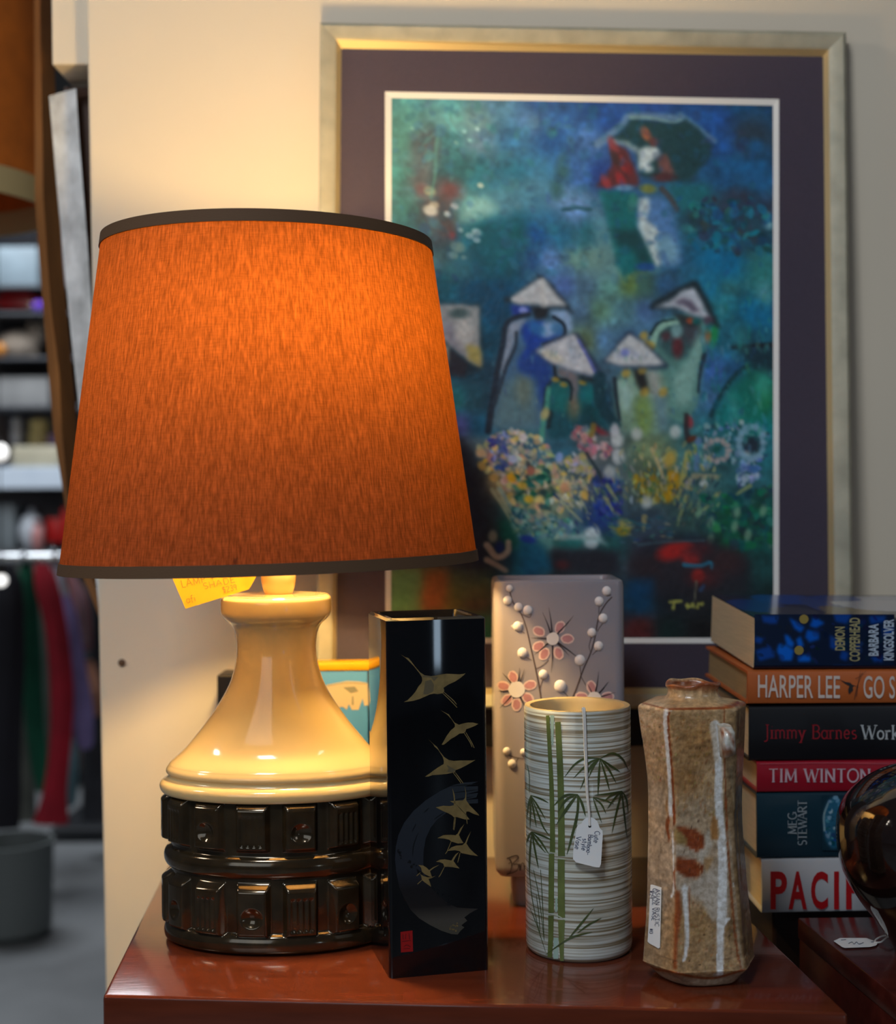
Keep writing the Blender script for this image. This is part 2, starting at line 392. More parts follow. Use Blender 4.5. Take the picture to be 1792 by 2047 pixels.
# single-line letters: width, strokes; y 0 baseline .. 1 capital height
G = {
 'A': (.75, [[(0, 0), (.37, 1)], [(.37, 1), (.75, 0)], [(.14, .36), (.61, .36)]]),
 'B': (.6, [[(.08, 0), (.08, 1)], [(.08, 1)] + arc(.3, .76, .25, .24, 90, -90) + [(.08, .52)], [(.08, .52)] + arc(.32, .26, .28, .26, 90, -90) + [(.08, 0)]]),
 'C': (.72, [arc(.42, .5, .4, .5, 50, 310)]),
 'D': (.7, [[(.08, 0), (.08, 1)], [(.08, 1)] + arc(.25, .5, .42, .5, 90, -90) + [(.08, 0)]]),
 'E': (.58, [[(.08, 0), (.08, 1)], [(.08, 1), (.55, 1)], [(.08, .52), (.45, .52)], [(.08, 0), (.56, 0)]]),
 'G': (.78, [arc(.42, .5, .4, .5, 50, 330), [(.76, .05), (.76, .42)], [(.5, .42), (.78, .42)]]),
 'H': (.7, [[(.08, 0), (.08, 1)], [(.64, 0), (.64, 1)], [(.08, .5), (.64, .5)]]),
 'I': (.26, [[(.13, 0), (.13, 1)]]),
 'J': (.4, [[(.28, 1), (.28, .0)] + arc(.1, -.02, .18, .2, 0, -120)]),
 'L': (.55, [[(.08, 1), (.08, 0)], [(.08, 0), (.55, 0)]]),
 'M': (.92, [[(.08, 0), (.12, 1)], [(.12, 1), (.46, .1)], [(.46, .1), (.8, 1)], [(.8, 1), (.84, 0)]]),
 'N': (.76, [[(.08, 0), (.08, 1)], [(.08, 1), (.68, 0)], [(.68, 0), (.68, 1)]]),
 'O': (.84, [arc(.42, .5, .4, .5, 0, 360, 18)]),
 'P': (.6, [[(.08, 0), (.08, 1)], [(.08, 1)] + arc(.3, .74, .27, .26, 90, -90) + [(.08, .48)]]),
 'R': (.66, [[(.08, 0), (.08, 1)], [(.08, 1)] + arc(.3, .74, .27, .26, 90, -90) + [(.08, .48)], [(.3, .48), (.64, 0)]]),
 'S': (.58, [arc(.3, .75, .22, .25, 40, 270, 9) + arc(.3, .25, .25, .25, 90, -140, 9)[1:]]),
 'T': (.68, [[(.34, 0), (.34, 1)], [(0, 1), (.68, 1)]]),
 'U': (.7, [[(.08, 1), (.08, .3)] + arc(.36, .3, .28, .3, 180, 360) + [(.64, 1)]]),
 'V': (.7, [[(0, 1), (.35, 0)], [(.35, 0), (.7, 1)]]),
 'W': (1.02, [[(0, 1), (.27, 0)], [(.27, 0), (.51, .95)], [(.51, .95), (.75, 0)], [(.75, 0), (1.02, 1)]]),
 'Z': (.62, [[(.04, 1), (.6, 1)], [(.6, 1), (.02, 0)], [(.02, 0), (.62, 0)]]),
 'a': (.52, [arc(.25, .3, .22, .3, 0, 360, 14), [(.47, .6), (.47, 0)]]),
 'b': (.5, [[(.06, 1), (.06, 0)], arc(.27, .28, .21, .28, 180, -180, 14)]),
 'e': (.5, [[(.05, .32), (.46, .34)] + arc(.26, .32, .21, .31, 5, 320, 12)]),
 'f': (.36, [[(.36, .95)] + arc(.26, .8, .1, .18, 70, 180, 5) + [(.16, -.1)], [(.02, .55), (.32, .55)]]),
 'i': (.22, [[(.11, .6), (.11, 0)], [(.1, .84), (.13, .88)]]),
 'k': (.52, [[(.08, 1), (.08, 0)], [(.46, .6), (.08, .25)], [(.2, .36), (.5, 0)]]),
 'l': (.2, [[(.1, 1), (.1, 0)]]),
 'm': (.84, [[(.08, .6), (.08, 0)], [(.08, .42)] + arc(.25, .42, .17, .2, 180, 0, 6) + [(.42, 0)], [(.42, .42)] + arc(.59, .42, .17, .2, 180, 0, 6) + [(.76, 0)]]),
 'n': (.52, [[(.08, .6), (.08, 0)], [(.08, .42)] + arc(.26, .42, .18, .2, 180, 0, 6) + [(.44, 0)]]),
 'o': (.52, [arc(.26, .3, .22, .3, 0, 360, 14)]),
 'r': (.38, [[(.08, .6), (.08, 0)], [(.08, .4)] + arc(.26, .42, .18, .18, 160, 50, 5)]),
 's': (.42, [arc(.22, .46, .15, .15, 40, 270, 7) + arc(.22, .16, .17, .16, 90, -140, 7)[1:]]),
 't': (.36, [[(.16, .9), (.16, .1), (.32, .02)], [(0, .6), (.34, .6)]]),
 'u': (.5, [[(.06, .6), (.06, .2)] + arc(.24, .2, .18, .2, 180, 350, 6) + [(.44, .6), (.46, 0)]]),
 'y': (.5, [[(.04, .6), (.26, .05)], [(.48, .6), (.16, -.3)]]),
 '-': (.4, [[(.05, .3), (.35, .3)]]), '+': (.6, [[(.05, .4), (.5, .4)], [(.27, .65), (.27, .15)]]),
 '#': (.6, [[(.2, 0), (.28, 1)], [(.4, 0), (.48, 1)], [(.05, .35), (.55, .35)], [(.08, .65), (.58, .65)]]),
 '$': (.58, [arc(.3, .75, .22, .22, 40, 270, 9) + arc(.3, .28, .25, .25, 90, -140, 9)[1:], [(.3, 1.1), (.3, -.1)]]),
 '2': (.55, [arc(.27, .74, .23, .26, 160, -30, 8) + [(.04, 0), (.55, 0)]]),
 '3': (.52, [arc(.24, .75, .22, .24, 150, -90, 8), arc(.24, .26, .25, .26, 90, -150, 8)]),
 '4': (.55, [[(.4, 0), (.4, 1), (.02, .32), (.55, .32)]]),
 '9': (.5, [arc(.25, .72, .22, .26, 0, 360, 12), [(.47, .75), (.36, 0)]]),
 ' ': (.34, []),
}
def write(dec, text, ox, oy, size, width, dirn=(1, 0), upv=(0, -1), sx=1.0, gap=0.1, serif=False, wob=0.0):
    """hand or book lettering; ox, oy = start of baseline in px; returns the end"""
    x = 0.0; dx, dy = dirn; ux, uy = upv
    def q(u, v):
        j = wob * size
        return (ox + (dx * u * sx + ux * v) * size + random.uniform(-j, j), oy + (dy * u * sx + uy * v) * size + random.uniform(-j, j))
    for ch in text:
        wd, st = G[ch]
        for s_ in st:
            pts = [q(x + a, b) for a, b in s_]
            k = 1.0
            if serif and len(s_) == 2:
                du, dv = abs(s_[1][0] - s_[0][0]) * sx, s_[1][1] - s_[0][1]
                k = 0.55 if abs(dv) < 0.1 or (dv > 0.3 and du > 0.1) else 1.25
            dec.stroke(pts, width * k, n=2 if len(pts) == 2 else 3)
            if serif:
                for (a, b) in (s_[0], s_[-1]):
                    if len(s_) == 2 and abs(s_[1][1] - s_[0][1]) > 0.3 and (b < 0.05 or b > 0.55) or (ch in 'JBPRDmnr' and b > 0.55 and (a, b) == s_[0]):
                        dec.stroke([q(x + a - .12 / sx, b), q(x + a + .12 / sx, b)], width * 0.6, n=1)
        x += wd + gap
    return (ox + dx * x * sx * size, oy + dy * x * sx * size)
GAIN = 1.35          # photo colour -> surface colour under this light
def loft(loops, cap0=True, cap1=True):
    n = len(loops[0]); V = [p for L in loops for p in L]; Fc = grid_faces(n, len(loops), closed_u=True)
    if cap0: Fc.append(tuple(range(n))[::-1])
    if cap1: Fc.append(tuple(range((len(loops) - 1) * n, len(loops) * n)))
    return V, Fc
def rrect(c, ex, ey, hx, hy, r, k=5):
    """rounded rectangle loop around c in the plane ex, ey"""
    c, ex, ey = Vector(c), Vector(ex), Vector(ey); out = []
    for sx, sy, a0 in ((1, 1, 0), (-1, 1, 90), (-1, -1, 180), (1, -1, 270)):
        for i in range(k + 1):
            a = math.radians(a0 + 90 * i / k)
            out.append(c + ex * (sx * (hx - r) + r * math.cos(a)) + ey * (sy * (hy - r) + r * math.sin(a)))
    return out
def zat(py, D, px=None):
    return P({'LD': 555, 'GD': 1158, 'RD': 1390, 'VD': 1120, 'UD': 1857}.get(px, px or 896), py, D).z

# ================================================================== setting
FLOOR = -0.68; WALL = 1.632
wall_m = mat('painted_plaster', (0.74, 0.635, 0.495), 0.75, noise=(3, 0.025), bump=(26, 0.12))
floor_m = mat('worn_concrete', rgb(118, 120, 122, 0.9), 0.55, noise=(2.2, 0.35), bump=(30, 0.2))
shopwall_m = mat('shop_grey_wall', rgb(110, 108, 106), 0.8, noise=(2, 0.1))

V, Fc = abox(-6, 4, -4.5, 9, FLOOR - 0.05, FLOOR)
tag(obj('floor', V, Fc, floor_m, smooth=False), kind='structure')
a, b = P(172, 0, WALL), P(210, 1950, WALL)
def wx(z): return a.x + (b.x - a.x) * (a.z - z) / (a.z - b.z)
V, Fc = prism([(wx(FLOOR), WALL, FLOOR), (3.0, WALL, FLOOR), (3.0, WALL, 2.3), (wx(2.3), WALL, 2.3)], (0, 0.06, 0), 0.004)
tag(obj('wall_back', V, Fc, wall_m, smooth=False), kind='structure')
V, Fc = abox(-6, 4, 8.2, 8.3, FLOOR, 3.0)
tag(obj('wall_far', V, Fc, shopwall_m, smooth=False), kind='structure')
q0 = P(104, 130, 1.667)
V, Fc = abox(q0.x, wx(q0.z) - 0.0005, 1.667, 1.757, q0.z, 2.3, 0.002)
tag(obj('trim_1', V, Fc, wall_m, smooth=False), kind='structure')

s = P(243, 1325, WALL - 0.002)
V, Fc = lathe([(0.0, 0.0), (0.0042, 0.0), (0.0042, 0.002), (0.0016, 0.003), (0.0, 0.003)], 0, 0, 14)
V = [Vector((s.x + v.x, WALL - v.z, s.z + v.y)) for v in V]
tag(obj('wall_plug', V, Fc, mat('dirty_plug', rgb(84, 62, 44), 0.7)), 'small brown wall plug left in the cream wall', 'wall plug')

# ================================================================== tables
wood = mat('red_lacquered_wood', rgb(96, 42, 24), 0.16, spec=0.5, coat=0.35, noise=(11, 0.17, (1.0, 9, 9)), bump=(40, 0.035, (1, 8, 8)))
wood_dark = mat('dark_red_wood', rgb(72, 26, 20), 0.28, coat=0.2, noise=(9, 0.3, (1.2, 9, 9)))
FL, FR, BR, BL = T(205, 1990), T(1697, 2025), T(1368, 1712), T(343, 1712)
c = (FL + FR + BR + BL) / 4
tb = thing('side_table', (c.x, c.y, FLOOR), 'red-brown lacquered wooden side table carrying the lamp and four vases', 'table')
TH = 0.046
V, Fc = prism([v + Vector((0, 0, -TH)) for v in (FL, FR, BR, BL)], (0, 0, TH), 0.0035, 3)
obj('tabletop', V, Fc, wood, tb, angle=25)
for cor in (FL, FR, BR, BL):
    d = (c - cor); d.z = 0; k = cor + d.normalized() * 0.055
    V, Fc = abox(k.x - 0.018, k.x + 0.018, k.y - 0.018, k.y + 0.018, FLOOR, -TH, 0.003)
    obj('leg', V, Fc, wood_dark, tb)
ins = [cor + (c - cor).normalized() * 0.05 for cor in (FL, FR, BR, BL)]
for i in range(4):
    p, q = ins[i], ins[(i + 1) % 4]; e = q - p; nrm = Vector((-e.y, e.x, 0)).normalized() * 0.014
    V, Fc = rbox((p.x, p.y, -TH - 0.06), (e.x, e.y, 0), nrm, (0, 0, 0.06), 0.002)
    obj('apron', V, Fc, wood_dark, tb)
# right-hand cabinet
K0, K1 = T(1595, 1834), T(1792, 1993)
d = (K1 - K0).normalized(); K2 = K0 + d * (K0.y - 1.02) / abs(d.y)
tb2 = thing('cabinet', (0.72, 1.2, FLOOR), 'low dark red wooden cabinet at the right edge under the round dark vase', 'cabinet')
V, Fc = prism([K2, Vector((1.02, K2.y, 0)), Vector((1.02, K0.y, 0)), K0], (0, 0, -0.02), 0.0018, 2)
obj('cabinet_top', V, Fc, wood_dark, tb2, angle=25)
e = 0.001
V, Fc = prism([K2 + Vector((e, e, -0.02)), Vector((1.018, K2.y + e, -0.02)), Vector((1.018, K0.y - e, -0.02)), K0 + Vector((e, -e, -0.02))], (0, 0, FLOOR + 0.02), 0.0015, 2)
obj('carcass', V, Fc, wood_dark, tb2, angle=25)
# dark stand behind, under the books
BD = 1.357                                             # depth of the spines
zb = P(1524, 1826, BD).z
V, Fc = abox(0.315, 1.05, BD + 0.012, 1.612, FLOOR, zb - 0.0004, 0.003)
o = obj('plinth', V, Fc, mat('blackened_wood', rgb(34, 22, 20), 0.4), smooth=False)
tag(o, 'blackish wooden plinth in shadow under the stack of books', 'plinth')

# ================================================================== ledge and framed painting
black_m = mat('black_satin', (0.006, 0.005, 0.006), 0.35)
l0, l1 = P(434, 1350, 1.576), P(1400, 1350, 1.576)
V, Fc = abox(l0.x, l1.x, 1.576, WALL - 0.0005, zat(1494, 1.576, 1020), l0.z, 0.0015)
tag(obj('wall_ledge', V, Fc, black_m, smooth=False), 'black wall ledge behind the lamp and below the framed painting', 'shelf')

DT, DB = 1.600, 1.556
TL, TR, BLp, BRp = P(640, 45, DT), P(1692, 64, DT), P(631, 1417, DB), P(1709, 1417, DB)
fn = (TR - BLp).cross(TL - BRp).normalized()
fn = fn if fn.y < 0 else -fn
PIC = PlaneS((TL + TR + BLp + BRp) / 4, fn)
pic = thing('framed_painting', tuple((BLp + BRp) / 2), 'large painting of figures in straw hats, silver-gold frame, purple mount', 'painting')
frame_m = mat('champagne_gilt', rgb(178, 172, 150), 0.5, metal=0.12, noise=(35, 0.16), bump=(90, 0.12))
lip_m = mat('lit_gilt_lip', rgb(206, 186, 140), 0.38, metal=0.3)  # paler than the rails: light on the bevel put into the colour
def q4(l, t, r, b): return [(l[0], l[1]), (t[0], t[1]), (r[0], r[1]), (b[0], b[1])]
OUT = [(640, 45), (1692, 64), (1709, 1417), (631, 1417)]
MID = [(673, 79), (1657, 99), (1671, 1388), (664, 1388)]
INN = [(683, 97), (1646, 113), (1659, 1375), (672, 1375)]
def ringm(A_, la, B_, lb):
    V = [PIC.at(x, y, la) for x, y in A_] + [PIC.at(x, y, lb) for x, y in B_]
    return V, [(i, (i + 1) % 4, 4 + (i + 1) % 4, 4 + i) for i in range(4)]
# four mitred rails
for i, nm in enumerate(('frame_rail',) * 4):
    j = (i + 1) % 4; m = MB()
    prof = [(OUT, -0.016), (OUT, -0.003), ([((a[0] * 5 + b[0]) / 6, (a[1] * 5 + b[1]) / 6) for a, b in zip(OUT, MID)], 0.0), ([((a[0] + b[0] * 5) / 6, (a[1] + b[1] * 5) / 6) for a, b in zip(OUT, MID)], -0.002), (MID, -0.004)]
    V = []
    for L, lf in prof: V += [PIC.at(*L[i], lf), PIC.at(*L[j], lf)]
    m.add(V, [(2 * k, 2 * k + 1, 2 * k + 3, 2 * k + 2) for k in range(4)])
    rl = m.build(nm, frame_m, pic)
    V = [PIC.at(*MID[i], -0.004), PIC.at(*MID[j], -0.004), PIC.at(*INN[i], -0.011), PIC.at(*INN[j], -0.011)]
    obj('inner_lip', V, [(0, 1, 3, 2)], lip_m, rl, smooth=False)
V = [PIC.at(*p, -0.0165) for p in OUT]
obj('backing_board', V, [(0, 1, 2, 3)], mat('kraft_backing', rgb(120, 90, 60), 0.9), pic, smooth=False)
WO = [(770, 183), (1558, 198), (1558, 1286), (771, 1286)]
WI = [(783, 196), (1546, 211), (1547, 1275), (782, 1275)]
OUT2 = [(655, 62), (1675, 80), (1690, 1400), (645, 1400)]
V, Fc = ringm(OUT2, -0.0110, WO, -0.0110)
obj('mount', V, Fc, mat('purple_mount_board', rgb(66, 57, 72), 0.85, noise=(300, 0.05)), pic, smooth=False)
V, Fc = ringm(WO, -0.0110, WI, -0.0125)
obj('mount_bevel', V, Fc, mat('white_bevel', (0.86, 0.84, 0.80), 0.7), pic, smooth=False)

cv = Canvas(778, 190, 1552, 1282, 3)
S_ = []
def row(y, *it):
    for x, r, g, b in it: S_.append((x, y, (r, g, b)))
row(205, (790, 60, 115, 120), (900, 65, 125, 140), (1000, 65, 110, 145), (1080, 40, 80, 145), (1180, 25, 60, 120), (1300, 30, 65, 130), (1400, 25, 70, 130), (1480, 15, 70, 110), (1540, 20, 60, 90))
row(240, (800, 66, 120, 122), (900, 85, 140, 150), (950, 90, 125, 135), (1060, 60, 95, 140), (1130, 40, 85, 150), (1220, 30, 70, 140), (1440, 25, 72, 140))
row(280, (790, 60, 110, 110), (860, 60, 75, 85), (900, 40, 90, 105), (960, 75, 105, 135), (1020, 40, 90, 135), (1100, 30, 80, 145), (1180, 60, 100, 160), (1500, 30, 50, 65), (1440, 25, 75, 140))
row(350, (790, 50, 105, 110), (840, 72, 80, 90), (900, 35, 80, 95), (960, 30, 90, 110), (1030, 30, 95, 125), (1080, 50, 110, 150), (1150, 55, 100, 165), (1205, 30, 60, 130), (1450, 20, 70, 110), (1520, 20, 90, 140))
row(420, (800, 45, 95, 100), (870, 70, 60, 65), (940, 95, 155, 160), (1000, 55, 120, 150), (1070, 45, 110, 145), (1150, 95, 135, 185), (1420, 30, 90, 100), (1480, 30, 60, 75), (1530, 40, 60, 85))
row(470, (800, 45, 95, 105), (880, 60, 70, 75), (960, 0, 100, 110), (1030, 0, 85, 85), (1070, 10, 75, 140), (1120, 30, 110, 145), (1170, 30, 105, 115), (1480, 30, 50, 70), (1530, 20, 75, 95))
row(520, (870, 60, 95, 100), (940, 0, 85, 110), (1000, 0, 95, 105), (1060, 30, 80, 130), (1100, 85, 120, 170), (1150, 95, 135, 125), (1190, 110, 145, 115), (1380, 30, 90, 120), (1450, 0, 95, 135), (1520, 35, 100, 120))
row(570, (880, 0, 80, 95), (950, 0, 70, 100), (1000, 0, 65, 95), (1130, 80, 110, 170), (1170, 80, 115, 140), (1220, 85, 135, 125), (1260, 95, 125, 65), (1290, 60, 100, 90), (1330, 45, 90, 130), (1420, 15, 115, 150), (1460, 40, 105, 110), (1530, 40, 110, 110))
row(620, (990, 0, 65, 95), (1160, 80, 115, 145), (1200, 95, 140, 115), (1250, 75, 120, 130), (1290, 70, 105, 150), (1440, 30, 110, 120), (1500, 0, 95, 130), (1540, 0, 90, 125))
row(680, (880, 10, 60, 80), (970, 0, 70, 95), (1170, 105, 130, 95), (1210, 75, 115, 150), (1260, 65, 105, 140), (1450, 25, 95, 115), (1510, 15, 70, 90))
row(740, (930, 15, 60, 80), (980, 20, 60, 80), (1200, 60, 90, 110), (1430, 50, 90, 150), (1470, 30, 80, 120), (1510, 10, 70, 70), (1540, 0, 85, 70))
row(800, (910, 20, 110, 115), (950, 25, 75, 90), (980, 20, 65, 85), (1200, 20, 60, 80), (1430, 60, 100, 140), (1470, 10, 110, 110), (1520, 0, 110, 95))
row(850, (920, 70, 80, 140), (960, 15, 80, 110), (1060, 60, 110, 120), (1440, 30, 100, 110), (1500, 0, 110, 110), (1540, 0, 120, 125))
row(900, (920, 60, 70, 75), (960, 100, 130, 140), (1050, 60, 100, 120), (1120, 40, 90, 110), (1200, 100, 110, 110), (1300, 120, 140, 100), (1400, 60, 110, 110), (1480, 60, 110, 120), (1540, 30, 110, 120))
row(970, (930, 30, 40, 45), (1000, 150, 140, 100), (1100, 150, 145, 110), (1200, 90, 100, 120), (1300, 90, 100, 70), (1400, 70, 105, 105), (1500, 40, 90, 100))
row(1040, (940, 25, 30, 45), (1000, 60, 120, 115), (1100, 110, 130, 105), (1200, 30, 60, 130), (1300, 50, 70, 85), (1380, 50, 80, 75), (1450, 0, 85, 65), (1540, 10, 85, 70))
row(1090, (940, 15, 30, 60), (1000, 20, 85, 80), (1080, 90, 150, 145), (1150, 60, 110, 110), (1220, 30, 90, 90), (1300, 40, 50, 70), (1380, 20, 45, 60), (1460, 10, 85, 65), (1540, 15, 75, 70))
row(1130, (950, 30, 35, 60), (1020, 0, 85, 110), (1060, 10, 75, 110), (1120, 30, 35, 40), (1200, 30, 35, 40), (1300, 70, 25, 25), (1380, 50, 25, 30), (1460, 40, 35, 45), (1540, 20, 65, 65))
row(1200, (800, 70, 110, 70), (850, 110, 60, 30), (900, 80, 70, 30), (950, 70, 50, 40), (1280, 0, 60, 95), (1340, 15, 25, 35), (1400, 25, 25, 30), (1500, 15, 40, 45), (1540, 10, 40, 40))
row(1260, (800, 60, 100, 70), (950, 20, 90, 70), (1280, 80, 30, 30), (1340, 15, 35, 35), (1400, 20, 20, 22), (1540, 10, 30, 32))
cv.field(S_)
def A_(x, y): return 770 + x / 4.371, 190 + y / 4.371
def B_(x, y): return 1150 + x / 4.371, 190 + y / 4.371
def C_(x, y): return 860 + x / 4.978, 540 + y / 4.978
def D_(x, y): return 1190 + x / 4.843, 540 + y / 4.843
def E_(x, y): return 890 + x / 5.12, 830 + y / 5.12
def F_(x, y): return 1210 + x / 4.549, 830 + y / 4.549
def m_(f, *p): return [f(*q) for q in p]
cv.mottle(0.10, 26); cv.mottle(0.07, 10)
# upper left: haze, dark bushes, pale sweep
cv.poly(m_(A_, (650, 1090), (700, 960), (860, 860), (1100, 760), (1300, 720), (1550, 780), (1792, 820), (1792, 960), (1500, 990), (1100, 1040), (820, 1100)), (86, 140, 165), 8, .55)
cv.poly(m_(A_, (650, 1100), (720, 950), (850, 880), (980, 960), (1000, 1030), (820, 1095)), (128, 182, 180), 6, .85)
cv.poly(m_(A_, (820, 1105), (1050, 1045), (1250, 1030), (1230, 1300), (1150, 1617), (800, 1617), (780, 1300)), (0, 84, 98), 8, .6)
cv.stroke(m_(A_, (1560, 1000), (1680, 985), (1792, 1000)), 9, (10, 66, 70), a=.8)
cv.poly(m_(A_, (1380, 980), (1550, 900), (1600, 800), (1700, 860), (1792, 880), (1792, 980)), (112, 150, 198), 6, .7)
for x, y, r, c_ in ((570, 830, 110, (96, 48, 52)), (520, 1050, 90, (62, 54, 56)), (320, 830, 60, (96, 66, 74)), (560, 1180, 80, (74, 52, 52)), (590, 1230, 32, (130, 50, 54)), (350, 480, 110, (70, 74, 84)), (640, 620, 120, (28, 76, 88)), (840, 580, 40, (16, 64, 84))):
    x, y = A_(x, y); cv.dab(x, y, r / 4.4, r / 5, 0.8, c_, .75, 1.3)
for x, y, r, c_ in ((390, 840, 50, (130, 140, 120)), (430, 960, 42, (150, 150, 140)), (400, 1010, 62, (190, 195, 190)), (545, 1040, 30, (205, 210, 210)), (610, 970, 34, (180, 180, 196)), (835, 790, 28, (176, 190, 184)), (690, 315, 22, (150, 195, 205)), (810, 300, 20, (150, 190, 200)), (740, 395, 18, (130, 175, 190)), (620, 420, 20, (130, 165, 165)), (240, 290, 18, (110, 160, 160)), (800, 1200, 45, (168, 196, 200)), (740, 1230, 36, (170, 200, 206)), (800, 1265, 34, (165, 195, 205)), (640, 1330, 66, (120, 150, 140)), (600, 1400, 40, (130, 155, 140)), (690, 1420, 26, (150, 170, 150)), (660, 1180, 24, (140, 170, 175))):
    x, y = A_(x, y); cv.dab(x, y, r / 4.4, r / 6, 0.3, c_, .85, .6)
cv.stroke(m_(A_, (470, 300), (440, 520), (440, 680), (400, 900)), 8, (72, 130, 130), 4, 4, .6)
cv.stroke(m_(A_, (450, 330), (380, 380), (330, 440)), 7, (80, 120, 125), 3, 3, .5)
cv.stroke(m_(A_, (520, 180), (600, 300), (670, 360)), 8, (80, 150, 165), 3, 3, .6)
cv.poly(m_(A_, (580, 1400), (760, 1330), (780, 1617), (580, 1617)), (62, 106, 112), 8, .6)
for x, y in ((1560, 580), (1530, 680), (1580, 680), (1500, 790), (1510, 850)):
    x, y = A_(x, y); cv.dab(x, y, 11, 14, 0, (44, 88, 92), .7, 1.2)
# roofed house, upper right
cv.stroke(m_(B_, (200, 430), (420, 260), (500, 180), (900, 200), (940, 190), (1220, 400)), 16, (120, 150, 170), 10, 8, .6)
cv.poly(m_(B_, (310, 390), (450, 270), (480, 200), (640, 220), (900, 250), (960, 200), (1080, 290), (1200, 440), (1180, 540), (1000, 760), (700, 740), (560, 700), (540, 470), (430, 420)), (22, 56, 58), 4, .92)
cv.stroke(m_(B_, (490, 195), (650, 200), (850, 235), (930, 215)), 8, (116, 150, 150), 5, 4, .75)
cv.poly(m_(B_, (310, 400), (450, 470), (550, 700), (560, 790), (170, 810), (310, 640), (330, 560), (300, 470)), (92, 38, 36), 3, .95)
for p, c_ in (((420, 600), (168, 52, 46)), ((400, 740), (160, 40, 40)), ((270, 760), (150, 52, 54)), ((330, 430), (140, 60, 64)), ((460, 640), (120, 34, 34)), ((360, 560), (60, 40, 36))):
    x, y = B_(*p); cv.dab(x, y, 16, 8, 1.1, c_, .85, .8)
cv.poly(m_(B_, (330, 390), (450, 400), (560, 460), (550, 520), (440, 440), (350, 420)), (150, 170, 172), 2, .8)
cv.poly(m_(B_, (560, 480), (620, 450), (720, 460), (760, 520), (700, 560), (640, 600), (700, 650), (640, 680), (560, 650)), (190, 204, 204), 4, 1)
cv.poly(m_(B_, (720, 560), (790, 500), (880, 690), (740, 680)), (120, 74, 68), 4, .9)
cv.dab(*B_(620, 340), 9, 16, -.5, (150, 86, 56), .9, .8); cv.dab(*B_(690, 410), 9, 9, 0, (110, 52, 48), .8, .8)
cv.dab(*B_(780, 720), 24, 9, 0, (90, 36, 36), .8, .8)
cv.poly(m_(B_, (200, 830), (400, 830), (560, 880), (540, 1100), (560, 1250), (690, 1480), (430, 1570), (360, 1450), (290, 1150)), (8, 98, 98), 3, .95)
cv.poly(m_(B_, (300, 1180), (560, 1180), (680, 1460), (560, 1480), (520, 1350), (380, 1330)), (14, 52, 56), 5, .75)
cv.dab(*B_(440, 1440), 16, 26, 0, (8, 104, 108), .8, .8); cv.dab(*B_(620, 1500), 20, 8, 0, (20, 70, 140), .8, .8)
cv.dab(*B_(640, 820), 16, 9, .1, (120, 124, 50), .9, .8); cv.dab(*B_(430, 810), 18, 6, 0, (110, 150, 180), .8, .8)
cv.dab(*B_(500, 940), 9, 18, .2, (60, 130, 110), .8, .8)
cv.poly(m_(B_, (790, 780), (1180, 780), (1180, 1000), (960, 1060)), (20, 98, 104), 6, .85)
cv.stroke(m_(B_, (760, 820), (830, 900), (890, 1000)), 12, (70, 60, 56), 10, 4, .85)
cv.poly(m_(B_, (620, 900), (760, 880), (860, 1000), (910, 1250), (940, 1480), (760, 1500), (700, 1250), (560, 1150), (560, 960)), (78, 120, 172), 5, .9)
cv.poly(m_(B_, (560, 900), (650, 900), (650, 990), (620, 1090), (740, 1180), (720, 1260), (760, 1480), (710, 1500), (620, 1280), (550, 1140), (560, 1020), (550, 960)), (188, 202, 198), 4, .97)
cv.dab(*B_(810, 1350), 20, 30, -.4, (120, 165, 180), .8, .8)
for x, y, rx, ry, c_ in ((1550, 330, 40, 30, (38, 54, 68)), (1580, 450, 16, 14, (20, 88, 140)), (1430, 620, 40, 14, (20, 90, 140)), (1600, 730, 30, 14, (24, 84, 130)), (1340, 1000, 34, 30, (44, 48, 68)), (1060, 1110, 24, 24, (28, 52, 66)), (1300, 1150, 30, 20, (10, 76, 100)), (1350, 1290, 36, 14, (10, 110, 150)), (1180, 1420, 30, 22, (0, 108, 150)), (1340, 1490, 34, 26, (0, 108, 150)), (1560, 1250, 30, 30, (34, 60, 70)), (1680, 1060, 6, 8, (130, 180, 190)), (1695, 1140, 8, 8, (140, 190, 200)), (1000, 1170, 14, 8, (50, 130, 130)), (1650, 1520, 34, 40, (40, 120, 115)), (1440, 880, 24, 14, (50, 52, 70))):
    x, y = B_(x, y); cv.dab(x, y, rx, ry, .2, c_, .8, 1.2)
cv.scatter(m_(B_, (1000, 900), (1700, 900), (1700, 1400), (1000, 1350)), 120, [(20, 70, 92), (10, 100, 130), (40, 56, 72), (30, 110, 130), (20, 60, 70)], (4, 13))
cv.poly(m_(B_, (160, 860), (220, 860), (400, 1617), (200, 1617), (60, 1617), (150, 1200)), (110, 155, 165), 9, .5)
# white flag at the left
cv.poly(m_(C_, (40, 320), (510, 320), (530, 990), (350, 1060), (160, 1050), (60, 900)), (16, 40, 52), 4, .8)
cv.poly(m_(C_, (30, 345), (500, 350), (500, 780), (515, 970), (380, 900), (200, 750), (60, 640)), (146, 150, 148), 3, 1)
cv.poly(m_(C_, (150, 500), (260, 540), (330, 800), (400, 900), (200, 740), (80, 620)), (128, 128, 140), 5, .8)
cv.dab(*C_(330, 600), 16, 26, 0, (182, 184, 178), .9, .9); cv.dab(*C_(290, 430), 20, 10, 0, (60, 84, 84), .9, .9)
cv.poly(m_(C_, (360, 740), (500, 760), (515, 970), (380, 890)), (160, 148, 76), 4, .9)
cv.poly(m_(C_, (190, 780), (380, 930), (350, 1060), (170, 1030)), (32, 30, 40), 4, .95)
cv.poly(m_(C_, (60, 660), (190, 780), (165, 980), (120, 900)), (160, 158, 140), 3, .95)
